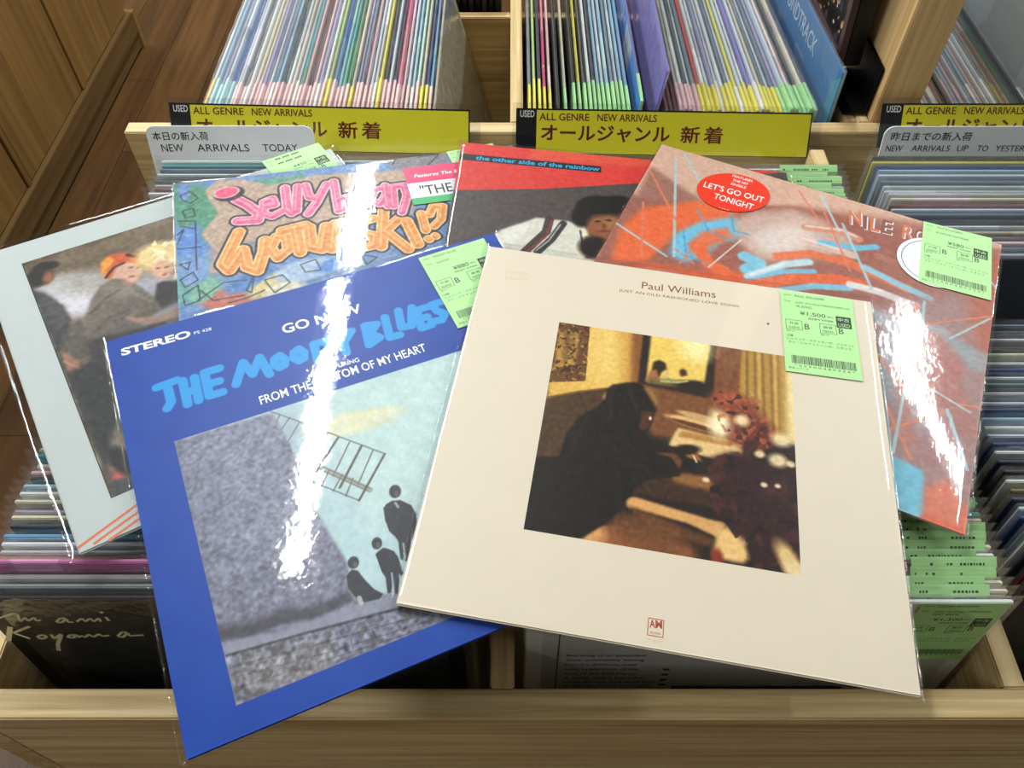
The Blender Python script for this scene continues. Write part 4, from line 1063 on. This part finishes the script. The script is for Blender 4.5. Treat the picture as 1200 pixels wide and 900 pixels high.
# ---- silver album -----------------------------------------------------------------------
A = thing('record_album', 'silver grey album with a photograph of three people, far left and lowest', 'record album', pose('silver'), 'albums laid across the bins')
jacket('jacket', 0.315, 'silver_card', A)
g = Ink(-128.5, -126.0, 128.5, 130.5, 0.8, '6e5f4c', 31)
g.grain(5, 0.05)
g.poly([(-129.6,128.6),(5,134.7),(-11.1,86.1),(-44.6,101.4),(-71.1,100.1),(-109.9,103.2),(-129.7,108.2)], '6c5d49', 8)
g.grain(6, 0.03)
g.blob([(-100.9,68.6)][0], 46, 20, 'c2bec8', -.5, .8); g.blob([(-108.8,78.8)][0], 22, 20, 'd0cdd6', -.5, .9); g.blob([(-54.9,54.5)][0], 30, 14, 'a5a3b0', 0, .9); g.blob([(-83.2,82.3)][0], 34, 14, 'a19c98', -.3, 1.1)
# person at the left in a dark jacket
g.poly([(-129.3,126.2),(-127.5,95.1),(-121,85.6),(-113.4,67),(-111.1,48.7),(-116.7,32.8),(-123.8,-14.9),(-91.9,-57.5)] + [(-135.9,-160),(-126.1,-125.1)], '38373a', 2)
g.poly([(-125.9,94.3),(-119.8,87.3),(-111.8,66.6),(-111.1,50.1),(-117.3,44),(-124.4,42.5),(-125.7,65.4)], '4a4748', 3)
g.blob([(-117.4,108.9)][0], 8.5, 12, '513527', -.3, .4); g.blob([(-112.3,119.3)][0], 9.5, 5, '171210', -.3, .5); g.blob([(-123.4,109.2)][0], 7, 12, '17110f', -.2, .6); g.blob([(-114.6,104.3)][0], 4, 6, '8b5a40', -.3, .9)
# person in the middle, brown jacket, orange hair, leaning to the right
g.poly([(-97.3,52.2),(-91.8,63.4),(-81.8,74),(-71.5,78.8),(-62.5,75.3),(-56.2,62.7),(-51,49.4),(-46.8,33.8),(-50.2,28.6),(-64.7,33.9),(-72.9,30),(-62.3,18.4),(-54.7,8.6),(-66.6,4.3),(-96.6,13.3),(-106.2,21.4),(-107.6,35.7)], '6f645c', 2)
g.poly([(-103,47),(-108.7,44.6),(-119.7,34.4),(-126.4,17.1),(-125.8,-3.7),(-113.9,4.8),(-106.2,21.4)], '59524c', 2.5)
g.poly([(-82.9,70.2),(-70.7,75.3),(-61.3,70.1),(-59.6,51.2),(-73.4,53.1)], '857a70', 5, .7); g.line([(-95.7,48.5),(-82.6,58.3),(-70.5,63.2)], 3, '4c443e', .6, 3); g.line([(-97.9,27.5),(-85,36.8),(-70.8,37.3)], 3, '4c443e', .6, 3); g.line([(-64.4,71.8),(-59.6,51.2),(-52.6,38.5)], 3, '8f857a', .6, 3)
g.poly([(-106.2,21.4),(-90.3,17.8),(-56.9,1.6),(-39.7,0.1),(-57.3,-53),(-113.9,-20.5)], '2f2d2f', 4)
g.poly([(-72.7,81),(-71,93.8),(-60.7,97.5),(-49.5,91.3),(-46.3,80.1),(-50.2,71.5),(-57.3,64.9),(-61.7,68.8),(-63.7,74.4)], 'caa08c', 1.5)
g.poly([(-75.4,81),(-76.5,93.8),(-73.1,102.8),(-65.2,107.9),(-54.8,105.3),(-45.5,98.6),(-41.5,86.8),(-44.7,79.2),(-47.5,85.5),(-54.7,92.6),(-62.3,92.1),(-67.7,85.8),(-71.4,79.3)], 'c2552a', 1.5); g.poly([(-73.5,101.5),(-65.6,106.6),(-63.9,99.3),(-71.7,91.2),(-75.1,82.3),(-76.4,90.7)], 'd8923c', 2); g.line([(-52.3,100.8),(-45.1,93.6),(-43.4,81.6)], 3.5, '3a1d16', .9, 1.5); g.line([(-75.1,82.3),(-66.2,91.2),(-57.5,92.6)], 2.5, '2a1714', .8, 1.5)
g.blob([(-54,84.4)][0], 2, 0.9, '3d2620', -.3, 1.0, .6); g.blob([(-49.7,81.4)][0], 1.6, 0.9, '3d2620', -.3, 1.0, .6); g.blob([(-56.9,73.7)][0], 2.4, 1, '8f4a40', -.2, .7); g.poly([(-63.3,75.7),(-61.7,68.8),(-57.3,64.9),(-60.8,62.3),(-64.4,71.8)], 'a97c68', 2)
# person at the right, fair curls
g.blob([(-29.9,87.4)][0], 20, 17, 'e0c48a', -.2, .5); g.splash(1.6, .5, 'f3e5bf', g.mask([(-43.8,104.1),(-27.3,108.1),(-7.4,97.1),(-23.4,49),(-45.5,73.5)]), .8)
g.blob([(-32.6,70)][0], 8.5, 11.5, 'd3a58c', -.2, .5); g.blob([(-35.4,73.1)][0], 2, 1.1, '4d3228', -.2, 1.0, .6); g.blob([(-28.9,71.1)][0], 2, 1.1, '4d3228', -.2, 1.0, .6); g.blob([(-33.1,63.5)][0], 2, 1.7, '8a4a40', -.2, .9, .8)
g.poly([(-41.6,56.1),(-36.1,56),(-23.4,49),(-33.4,19.1),(-45.6,26),(-48.7,39.3)], '232226', 2); g.poly([(-49.5,25.3),(-30.1,28.9),(-36.5,9.5),(-54.8,14.2),(-69.7,17.1)], 'b9b2bc', 3)
g.poly([(-75.6,32.9),(-66.9,26.6),(-53.1,19.4),(-32.6,21.5),(-35,14.3),(-53.6,12.1),(-68.7,20.6)], 'd2a08a', 2); g.poly([(-64.4,11.3),(-50.2,11.6),(-37.3,7.1),(-42.7,-9.2),(-60.6,1)], '8f8890', 3)
g.line([(-94.5,14.8),(-67.8,11.8),(-50.6,10.4)], 4, '28272a', .8, 3)
g.poly([(-125.8,21.3),(-116,2.8),(-118.3,-10.2),(-125.9,-4.3)], 'a0725c', 2); g.line([(-125.9,8.4),(-117.8,-4.2)], 2, 'c49078', .8, 2)
g.poly([(-125.9,-4.3),(-86.9,2.5),(-111.6,-110.7),(-124.6,-103.1)], '1f2426', 5)
g.poly([(-109,-64.5),(-104.8,-81),(-107.9,-120.7),(-123.3,-103.4),(-120.3,-89.4)], '8a7a6a', 4); g.poly([(-123.2,-99.9),(-114.8,-103.6),(-117,-115.4),(-122.4,-112.2)], '9c6455', 5); g.blob([(-118.8,-111.4)][0], 6, 3, 'd05a55', .2, .7); g.blob([(-114.2,-101.5)][0], 7, 16, '15171a', .3, .5)
g.poly([(-126.9,-113.1),(-110.9,-116.6),(-111.4,-132.6),(-126.3,-126.1)], '3f4245', 3); g.blob([(-54.7,-29)][0], 60, 60, '3a3638', 0, 1.0, .6)
g.grain(0.9, 0.02)
g.build('cover_picture', A, TH + 0.03)
f = Flat()
f.frame(-129.2, -126.7, 129.2, 131.2, 0.7, 'strip')
for d_ in (0, 1, 2):
    f.line([(-157 + 9 * d_ , -152.5 - 2.2 * d_ + (0, 0, 0)[d_]), (-95 + 9 * d_, -133.5 - 3.2 * d_)], 2.0, 'orange_ink', 0.02)
o = f.build('cover_lettering', A); o.location.z = (TH + 0.05) / 1000
album_film(A, 'film_smooth', -0.1640, 0.1650, -0.1605, 0.1655, 6)
price_tag(A, [(91.9,167.4),(150.2,170.1)], TH + 0.80, '--- ---- ----', '--- ---- ----', '', '¥450')

# ------------------------------------------------------------------ flip records standing in the front bin
rnd = random.Random(77)
LP = 0.315
def sleeve_me(name, w, h, t, bevel=0.0007):
    return box_me(name, [(-w / 2, w / 2, -t / 2, t / 2, 0, h)], bevel)

def shelf_film_me(name, w, h, t, seed, top=0.006, slack=0.0010):
    """open-topped clear bag round a standing sleeve, its lip crumpled"""
    rs = random.Random(seed)
    nx = 26
    rows = [-0.002, h * 0.5, h - 0.02, h - 0.006, h, h + top * 0.55, h + top]
    ph = [(rs.uniform(30, 160), rs.uniform(0, 6.28), rs.uniform(0.3, 1.0)) for _ in range(6)]
    V, F = [], []
    for side in (-1, 1):
        b = len(V)
        for j, z in enumerate(rows):
            k = (0.0, 0.2, 0.5, 0.8, 1.0, 1.2, 1.3)[j]
            for i in range(nx + 1):
                x = -w / 2 + w * i / nx
                e = min(1.0, min(i, nx - i) / 2.0)
                wob = sum(a * math.sin(f * x + p + side * 1.3 * j) for f, p, a in ph) / 6
                lip = (z - h) / top if z > h else 0
                y = side * (t / 2 * (1 - 0.75 * max(0, lip)) + 0.0003) * (0.25 + 0.75 * e) + slack * k * wob * e * 0.8
                zz = z + (0.0022 * wob if j == len(rows) - 1 else 0)
                V.append((x, y, zz))
        for j in range(len(rows) - 1):
            for i in range(nx):
                q = (b + j * (nx + 1) + i, b + j * (nx + 1) + i + 1, b + (j + 1) * (nx + 1) + i + 1, b + (j + 1) * (nx + 1) + i)
                F.append(q if side == -1 else q[::-1])
    me = raw_mesh(name, V, F)
    me.polygons.foreach_set('use_smooth', [True] * len(F))
    me.materials.append(M['film_shelf'])
    return me

lp_me = sleeve_me('jacket_mesh', LP, LP, 0.0030)
lp_me.materials.append(M['card'])
lp_film = [shelf_film_me('film_mesh', 0.325, LP, 0.0034, s) for s in range(6)]

def flip_tag_me(seed):
    f = Flat()
    f.rect(0, -82, 57, -7, 'tag_green', 0)
    f.rect(0, -7, 57, 0, 'tag_green', 0)
    rs = random.Random(seed)
    for yy in (4, 10, 14):
        x = 3
        while x < 48:
            w = rs.uniform(0.8, 2.0)
            if rs.random() < 0.3:
                x += rs.uniform(2, 9)
                continue
            f.rect(x, -yy - 1.6, x + w, -yy, 'tag_ink', 0.03)
            x += w + 0.8
    f.rect(43, -33, 54, -21, 'tag_ink', 0.03)
    f.frame(3, -40, 16, -31, 0.4, 'tag_ink', 0.03); f.frame(29, -40, 42, -31, 0.4, 'tag_ink', 0.03)
    for i in range(34):
        if rs.random() < 0.75:
            f.rect(5 + i * 1.4, -73, 5 + i * 1.4 + 0.8, -66, 'tag_ink', 0.03)
    # the top seven millimetres fold back over the lip, shaped to catch overhead light
    bent = []
    for (x, y, z) in f.v:
        k = max(0.0, y + 0.007)
        bent.append((x, y - k + k * 0.62, z - k * 0.80))
    me = raw_mesh('price_paper', bent, f.f, f.mi)
    for m in f.mats:
        me.materials.append(M[m])
    return me
lp_tags = [flip_tag_me(sd_) for sd_ in range(5)]
UP = Matrix.Rotation(R(90), 4, 'X')

def flip_record(x, y_top, z_top, lean, col, label, group, tagx=None, yaw=0.0, pal=None):
    """one sleeved LP facing the aisle, top edge at (y_top, z_top), leaning back"""
    o = bpy.data.objects.new('record_sleeve', lp_me)
    COL.objects.link(o)
    q = Matrix.Rotation(yaw, 4, 'Z') @ Matrix.Rotation(-lean, 4, 'X')
    top = q @ Vector((0, 0, LP))
    o.matrix_world = Matrix.Translation(Vector((x, y_top, z_top)) - top) @ q
    o.color = (*lin(col), 1)
    tag(o, label, 'record', group)
    c = bpy.data.objects.new('plastic_bag', lp_film[rnd.randrange(6)])
    COL.objects.link(c)
    c.parent = o
    c.matrix_local = Matrix.Translation((0.0, 0, 0.0005))
    if tagx is not None:
        p = bpy.data.objects.new('price_tag', lp_tags[rnd.randrange(5)])
        COL.objects.link(p)
        p.parent = o
        p.matrix_local = Matrix.Translation((tagx, -0.0029, LP + 0.0058)) @ UP
    return o

ORD = ['first', 'second', 'third', 'fourth', 'fifth', 'sixth', 'seventh', 'eighth', 'ninth', 'tenth', 'eleventh', 'twelfth', 'thirteenth', 'fourteenth', 'fifteenth', 'sixteenth', 'seventeenth', 'eighteenth', 'nineteenth', 'twentieth']
def nth(i):
    if i < 20:
        return ORD[i]
    t = {2: 'twenty', 3: 'thirty', 4: 'forty', 5: 'fifty', 6: 'sixty'}[(i + 1) // 10]
    r = (i + 1) % 10
    return (t[:-1] + 'ieth') if r == 0 else t + '-' + ORD[r - 1]

NAMES = {'black': '0a0b0d', 'grey': '8d9498', 'white': 'd8dadb', 'pink': 'c76aa8', 'tan': '9a7b4e', 'pale grey': 'b9bcc0', 'sky blue': '5b9bc4', 'navy': '1c2740', 'cream': 'd5cfb5', 'lavender': '9d95b8',
         'teal': '2f9a9e', 'light blue': '93b7cc', 'dusty pink': 'c9a4a8', 'lime': 'a9c66a', 'brown': '5d3a2c', 'dark red': '6d1f24', 'olive': '7d7430', 'blue': '2f5fb0', 'silver': 'c2cbd6', 'peach': 'e0b98a',
         'dark blue': '17356e', 'magenta': 'cf2d72', 'yellow': 'd6cc4c', 'green': '3f8a5c', 'purple': '7468b8', 'red': 'c4302e', 'charcoal': '3a3d42', 'beige': 'c9bfa6', 'rose': 'd8b4b4', 'slate': '607286', 'mint': 'b4d8cc'}

def row(names, y0, pitch, z0, dz, x, lean, where, group, tags=None, jit=0.0015, xjit=0.002, mixcol=0.0):
    for i, nm in enumerate(names):
        y = y0 + pitch * i + (rnd.uniform(-jit, jit) * 0.3)
        has = tags is not None and (tags[i % len(tags)] if isinstance(tags, (list, tuple)) else tags)
        lab = '%s sleeve%s, %s back in the %s' % (nm, ' with lime tag' if has else '', nth(i), where)
        tx = None
        if has:
            tx = 0.157 - 0.057 - rnd.choice((0.0, 0.002, 0.004, 0.012))
        up = {'pink': 0.012, 'tan': 0.004}.get(nm, 0.0)
        flip_record(x + rnd.uniform(-xjit, xjit), y, z0 + up + dz * i / max(1, len(names) - 1) + rnd.uniform(-0.003, 0.001), lean, NAMES[nm], lab, group, tx)

G1, G2, G3 = 'records in the front left pack', 'records in the front middle pack', 'records in the front right pack'
M['signature_ink'] = plain('signature_cream_ink', 'efe6bd', 0.5)
# left cell, front pack: the frontmost sleeve is lettered
k0 = flip_record(-0.1915, 0.2130, Z + 0.064, R(5.5), NAMES['black'], 'black record sleeve with handwritten cream lettering, frontmost at the left', G1)
f = Flat()
for st_, w_ in (([(-150,289.4),(-142.8,292.9),(-136.7,296.5),(-134.9,294.1),(-137.4,284.6),(-131.4,290.6),(-131.9,285.3),(-125.7,290.6),(-126.1,285.5),(-122.7,287)], 1.9), ([(-105.2,289.4),(-109.4,288.9),(-113.6,284.1),(-110.6,283.1),(-105,288.4),(-105.8,283.6),(-102.2,284.1)], 1.8), ([(-99.7,284.6),(-94.4,289.4),(-94,284.6),(-88.8,289.4),(-88.3,284.6),(-83.1,289.4),(-83.5,284.6)], 1.8), ([(-77.9,291.3),(-77.7,285.5)], 1.9), ([(-78.9,298.4),(-77.8,296.5)], 2.4),
                ([(-147.5,277.2),(-158,256.4)], 3.6), ([(-134.1,277.7),(-149.2,268.3),(-141.5,259.6)], 2.4), ([(-128.7,264.2),(-131.8,265.2),(-135.5,262.1),(-134.4,259),(-130.2,261.1),(-128.7,264.2)], 2.2), ([(-124.5,266),(-125,259.6),(-117.3,266.5)], 2.2), ([(-117.8,265.2),(-125.8,251.2),(-129.3,241)], 2.8), ([(-108.4,265.2),(-111.9,265.2),(-115,261.6),(-111.4,260.6),(-107.3,265.7),(-107.7,261.6),(-104.1,264.2)], 2.0),
                ([(-104.1,264.2),(-102.7,261.6),(-98.6,266.2),(-96.9,262.1),(-91.4,266.7),(-90.2,263.2),(-85.1,264.7)], 2.0), ([(-71.3,269.3),(-74.8,269.3),(-79.8,263.2),(-76.8,261.6),(-71.3,268.3),(-71.4,263.7),(-61.3,265.2)], 2.0)):
    f.line(st_, w_, 'signature_ink')
o = f.build('handwriting', k0, Matrix.Translation((0, -0.0017, 0)) @ UP)
row(['grey', 'white', 'pink', 'tan', 'pale grey', 'white', 'sky blue', 'charcoal', 'cream', 'lavender', 'cream', 'white', 'light blue', 'black', 'rose', 'white', 'teal', 'cream', 'white', 'beige', 'white'],
    0.2200, 0.0062, Z + 0.066, 0.0, -0.1855, R(5.5), 'front left pack', G1)

# middle cell, front pack: typed sleeve first, lime tags standing in a row
k1 = flip_record(0.1668, 0.2120, Z + 0.060, R(5.5), NAMES['white'], 'white record sleeve with typed text and a lime price tag, frontmost in the middle', G2)
f = Flat()
tl = ['fine wing of an extended', 'time, potentially having', 'pared a delicious meal', 'wise celebration of the', 'sure of the Red Planet.', '  A sneak attack from the', 'Gods did not lend itself well', 'to the ears of the Nebulians', 'who prefer themselves as being', 'tall and being right. The', 'average Nebulan male stands', 'eight and four feet on in', 'probably thirty-six and three', 'Tonight, almost blind out', 'from the lake most offering', 'like fine dance morning']
for i, b_ in enumerate(tl):
    f.text(b_, (-128, 236 - i * 7.4), (-128 + 2.35 * len(b_), 236 - i * 7.4), 4.2, 'ink', bold=0.004)
for i in range(10):
    f.rect(-56, 214 - i * 9, -51, 217 - i * 9, 'ink')
f.line([(-134, 300), (-134, 10)], 0.8, 'ink')
o = f.build('typed_text', k1, Matrix.Translation((0, -0.0017, 0)) @ UP)
M['brown_dark'] = plain('dark_brown_print', '2a1815', 0.45)
f = Flat()
f.rect(-46, 20, 84, 186, 'brown_dark')
f.build('printed_picture', k1, Matrix.Translation((0, -0.00165, 0)) @ UP)
f = Flat()
t1 = price_tag(k1, ((98, 0), (155, 0)), 0, 'DOOBIE BROTHERS', 'WHAT A LONG COMPANION', 'FIRST BACK', '¥1,300')
t1.matrix_local = Matrix.Translation((0.098, -0.0021, LP + 0.0005)) @ UP
row(['beige', 'cream', 'charcoal', 'brown', 'white', 'cream', 'dark red', 'silver', 'beige', 'teal', 'blue', 'charcoal', 'white', 'pale grey', 'cream', 'slate', 'white'],
    0.2195, 0.0064, Z + 0.060, 0.0, 0.1670, R(5.5), 'front middle pack', G2, tags=True)

# right cell, front pack: crumpled bright bags
row(['charcoal', 'dark red', 'navy', 'white', 'slate', 'dark blue', 'silver', 'navy', 'olive', 'white', 'black', 'navy', 'white', 'dark blue', 'silver', 'white', 'light blue', 'dark blue', 'silver', 'pale grey', 'slate', 'silver', 'dark blue', 'white', 'beige', 'navy', 'silver', 'charcoal', 'slate'],
    0.246, 0.0078, Z + 0.034, 0.012, 0.5265, R(4), 'front right pack', G3)

# rear packs
G4, G5, G6 = 'records in the rear left pack', 'records in the rear middle pack', 'records in the rear right pack'
row(['silver', 'white', 'charcoal', 'white', 'dark red', 'pale grey', 'charcoal', 'silver', 'slate', 'teal', 'white'],
    0.600, 0.0066, Z + 0.056, 0.004, -0.187, R(5), 'rear left pack', G4)
row(['beige', 'cream', 'teal', 'brown', 'white', 'navy', 'pale grey', 'charcoal', 'cream', 'white'],
    0.600, 0.0072, Z + 0.046, 0.004, 0.1670, R(5), 'rear middle pack', G5, tags=True)
row(['charcoal', 'silver', 'slate', 'rose', 'charcoal', 'beige', 'silver', 'navy', 'slate', 'silver', 'dark red', 'cream', 'silver', 'white', 'silver', 'slate', 'silver', 'light blue', 'dark blue', 'yellow', 'charcoal'],
    0.552, 0.0072, Z + 0.038, 0.006, 0.5265, R(5), 'rear right pack', G6)

# ------------------------------------------------------------------ records standing edge-on in the rack
edge_film = [shelf_film_me('edge_film_mesh', 0.325, LP, 0.0033, 40 + s, top=0.004, slack=0.0002) for s in range(6)]
for m_ in edge_film:
    m_.materials.clear()
    m_.materials.append(M['film_milky'])
tab_me = [box_me('tab_mesh', [(0, l, -0.00165, 0.00165, -0.06, 0.0006)], 0.0003) for l in (0.052, 0.057, 0.064)]
for t_ in tab_me:
    t_.materials.append(M['own'])
TABS = {'pink': 'eec6c4', 'sky': 'b9dde0', 'peach': 'f2c887', 'yellow': 'e3d850', 'lime': 'a8dc9a', 'white': 'e3e1dd', 'rose': 'd9b3b8'}

def edge_record(x_top, z_top, lean, col, tab, label, group, y=0.828, yaw=0.0):
    """lean: positive leans the top to the right"""
    o = bpy.data.objects.new('record_sleeve', lp_me)
    COL.objects.link(o)
    # local: x along the depth of the rack, z up, y across
    q = Matrix.Rotation(yaw, 4, 'Z') @ Matrix.Rotation(lean, 4, 'Y') @ Matrix.Rotation(R(90), 4, 'Z')
    ref = q @ Vector((-LP / 2, 0, LP))
    o.matrix_world = Matrix.Translation(Vector((x_top, y, z_top)) - ref) @ q
    o.color = (*lin(NAMES[col]), 1)
    tag(o, label, 'record', group)
    c = bpy.data.objects.new('plastic_bag', edge_film[rnd.randrange(6)])
    COL.objects.link(c)
    c.parent = o
    if tab:
        p = bpy.data.objects.new('price_tab', tab_me[rnd.randrange(3)])
        COL.objects.link(p)
        p.parent = o
        p.matrix_local = Matrix.Translation((-LP / 2 - 0.0004, 0, LP))
        p.color = (*lin(TABS[tab]), 1)
    return o

S1, S2, S3 = 'edge-on records in the left cell', 'edge-on records in the middle cell', 'edge-on records in the right cell'
def edge_row(spec, xs, leans, where, group, z=0.008, yaws=None):
    n = len(spec)
    for i, (c, t) in enumerate(spec):
        u = i / max(1, n - 1)
        edge_record(xs[i], Z + z + rnd.uniform(-0.004, 0.002), leans(u), c, t,
                    '%s sleeve%s, %s edgewise in the %s' % (c, ' with %s tab' % t if t else '', nth(i), where), group, yaw=(yaws(u) if yaws else 0.0))
left_cols = ['white', 'light blue', 'lavender', 'silver', 'blue', 'white', 'silver', 'charcoal', 'white', 'cream', 'beige', 'lavender', 'silver', 'slate', 'light blue', 'charcoal', 'silver', 'beige', 'pale grey', 'teal', 'dusty pink', 'brown', 'rose', 'lavender', 'white',
             'lime', 'blue', 'light blue', 'teal', 'green', 'cream', 'lavender', 'slate', 'dusty pink', 'silver', 'white', 'yellow', 'black', 'silver', 'navy', 'magenta', 'rose', 'silver', 'light blue', 'mint', 'beige', 'dark blue', 'sky blue']
left_tabs = ['peach', 'sky', 'sky', 'sky', 'sky', 'white'] + [('pink', 'pink', 'white', 'pink', 'rose')[i % 5] for i in range(19)] + ['yellow', 'pink', 'pink', 'pink', 'pink', 'yellow', 'pink', 'pink', 'pink', 'pink', 'white', 'yellow', 'pink', 'pink', 'pink', 'pink', 'rose', 'pink', 'white', 'pink', 'yellow', 'yellow', 'pink']
edge_row(list(zip(left_cols, left_tabs)), [-0.3570 + 0.00555 * i for i in range(48)], lambda u: R(-13.2), 'left cell', S1)
# a pale sleeve closes the left cell and shows its printed face
cl = edge_record(-0.0900, Z + 0.009, R(-13.6), 'beige', None, 'grey sleeve with its printed side showing, right end of the left cell', S1)
cl.color = (*lin('9d9b8c'), 1)
pf = Ink(-156, 2, 156, 313, 1.6, '9b998a', 61)
pf.poly([(-150, 20), (-20, 20), (-20, 235), (-150, 235)], '262d4d', 1)
pf.poly([(-95, 225), (-112, 150), (-90, 60), (-60, 60), (-70, 150)], 'a2463c', 2); pf.poly([(-90, 20), (-30, 20), (-20, 120), (-60, 140)], '5a5750', 4)
pf.poly([(20, 300), (156, 290), (156, 313), (20, 313)], '8792a0', 6); pf.grain(1.5, .03)
po_ = pf.build('cover_picture', cl, 0)
po_.matrix_local = Matrix.Translation((0, -0.00185, 0)) @ UP

mid_spec = [('slate', 'yellow'), ('lime', 'yellow'), ('navy', 'yellow'), ('magenta', 'yellow'), ('rose', 'yellow'), ('black', None), ('beige', 'lime'), ('black', 'lime'), ('yellow', 'lime'), ('black', 'lime'), ('white', 'lime'), ('charcoal', 'lime'),
            ('light blue', 'lime'), ('silver', 'lime'), ('light blue', 'lime'), ('slate', 'lime'), ('silver', 'lime'), ('light blue', 'lime'), ('sky blue', 'lime')]
mid_x = [0.0205, 0.0262, 0.0325, 0.0385, 0.0450, 0.0540, 0.0630, 0.0735, 0.0800, 0.0865, 0.0920, 0.0975, 0.1030, 0.1085, 0.1140, 0.1195, 0.1250, 0.1305, 0.1360]
edge_row(mid_spec, mid_x, lambda u: R(0.6 + 2.2 * u), 'middle cell', S2)
bl = edge_record(0.1490, Z + 0.020, R(4.2), 'blue', 'lime', 'bright blue sleeve with a pale square and lime tab, middle cell', S2)
pf = Ink(-156, 180, 156, 314, 1.4, '2f86d8', 62)
pf.poly([(-156, 180), (-60, 180), (-60, 314), (-156, 314)], '7aa4e2', 1); pf.poly([(-20, 220), (45, 220), (45, 314), (-20, 314)], 'b9c3d2', 2)
po_ = pf.build('cover_picture', bl, 0)
po_.matrix_local = Matrix.Translation((0, 0.00185, 0)) @ Matrix.Rotation(R(180), 4, 'Z') @ UP
pu = edge_record(0.1735, Z + 0.058, R(7), 'purple', None, 'violet sleeve standing proud and leaning right, middle cell', S2)
right_cols = ['dusty pink', 'rose', 'silver', 'beige', 'white', 'charcoal', 'silver', 'slate', 'red', 'white', 'silver', 'lavender', 'silver', 'white', 'slate', 'silver', 'yellow', 'silver', 'white', 'purple', 'silver', 'beige', 'slate', 'silver', 'slate', 'lavender', 'silver', 'rose', 'charcoal', 'navy', 'cream', 'navy']
right_tabs = ['rose'] * 7 + ['rose', 'yellow', 'yellow', 'yellow', 'yellow', 'white', 'yellow', 'yellow', 'yellow', 'white', 'yellow', 'yellow', 'yellow', 'white', 'yellow', 'yellow', 'yellow', 'yellow', 'lime', 'lime', 'lime', 'lime', 'lime', 'lime', 'lime', 'lime', 'lime']
edge_row(list(zip(right_cols, right_tabs)), [0.1790 + 0.00555 * i for i in range(32)], lambda u: R(6.5 - 6.5 * u), 'stretch right of the violet one', S2, yaws=lambda u: R(2.0) * u)
bt = edge_record(0.3690, Z + 0.056, R(-0.5), 'sky blue', None, 'blue sleeve with pale capitals, standing proud at the right of the middle cell', S2, yaw=R(2.2))
bt.color = (*lin('2b6fa8'), 1)
M['light_ink'] = plain('pale_blue_ink', 'a9c4d8', 0.45)
f = Flat()
f.text('SOUNDTRACK', (-92, 280), (68, 280), 21, 'light_ink', bold=0.01)
f.build('cover_lettering', bt, Matrix.Translation((0, 0.00185, 0)) @ Matrix.Rotation(R(180), 4, 'Z') @ UP)

r_cols = ['beige', 'dusty pink', 'cream', 'rose', 'red', 'charcoal', 'silver', 'light blue', 'rose', 'silver', 'slate', 'light blue', 'dusty pink', 'white', 'silver', 'brown', 'beige', 'rose', 'green', 'dark blue', 'charcoal', 'navy']
r_tabs = ['white', 'rose', 'white', 'white', None, None, 'rose', None, 'rose', None, None, 'white', None, None, 'white', None, 'yellow', None, None, None, None, 'white']
edge_row(list(zip(r_cols, r_tabs)), [0.4780 + 0.0060 * i for i in range(22)], lambda u: R(-1.5), 'cell right of the upright', S3)
big = edge_record(0.6180, Z + 0.085, R(-2), 'pale grey', None, 'large hazy grey sleeve standing proud in the top right corner', S3)
big.color = (*lin('9aa0a4'), 1)

spine_me = box_me('spine_mesh', [(-0.0035, 0.0035, 0.0, 0.2, 0.0, LP)], 0.0012)
spine_me.materials.append(M['card'])
for i in range(16):
    o = bpy.data.objects.new('record_sleeve', spine_me)
    COL.objects.link(o)
    o.location = (-0.168 + 0.0098 * i, 1.1800, Z - 0.3245)
    c = ('0c0d0f', '17181b', '0c0d0f', '2a2a2c', '101114', '3a3936', '0f1012', '1f2326')[i % 8]
    o.color = (*lin(c), 1)
    tag(o, 'dark record spine, %s from the left in the far cell' % nth(i), 'record', 'dark spines in the far cell')
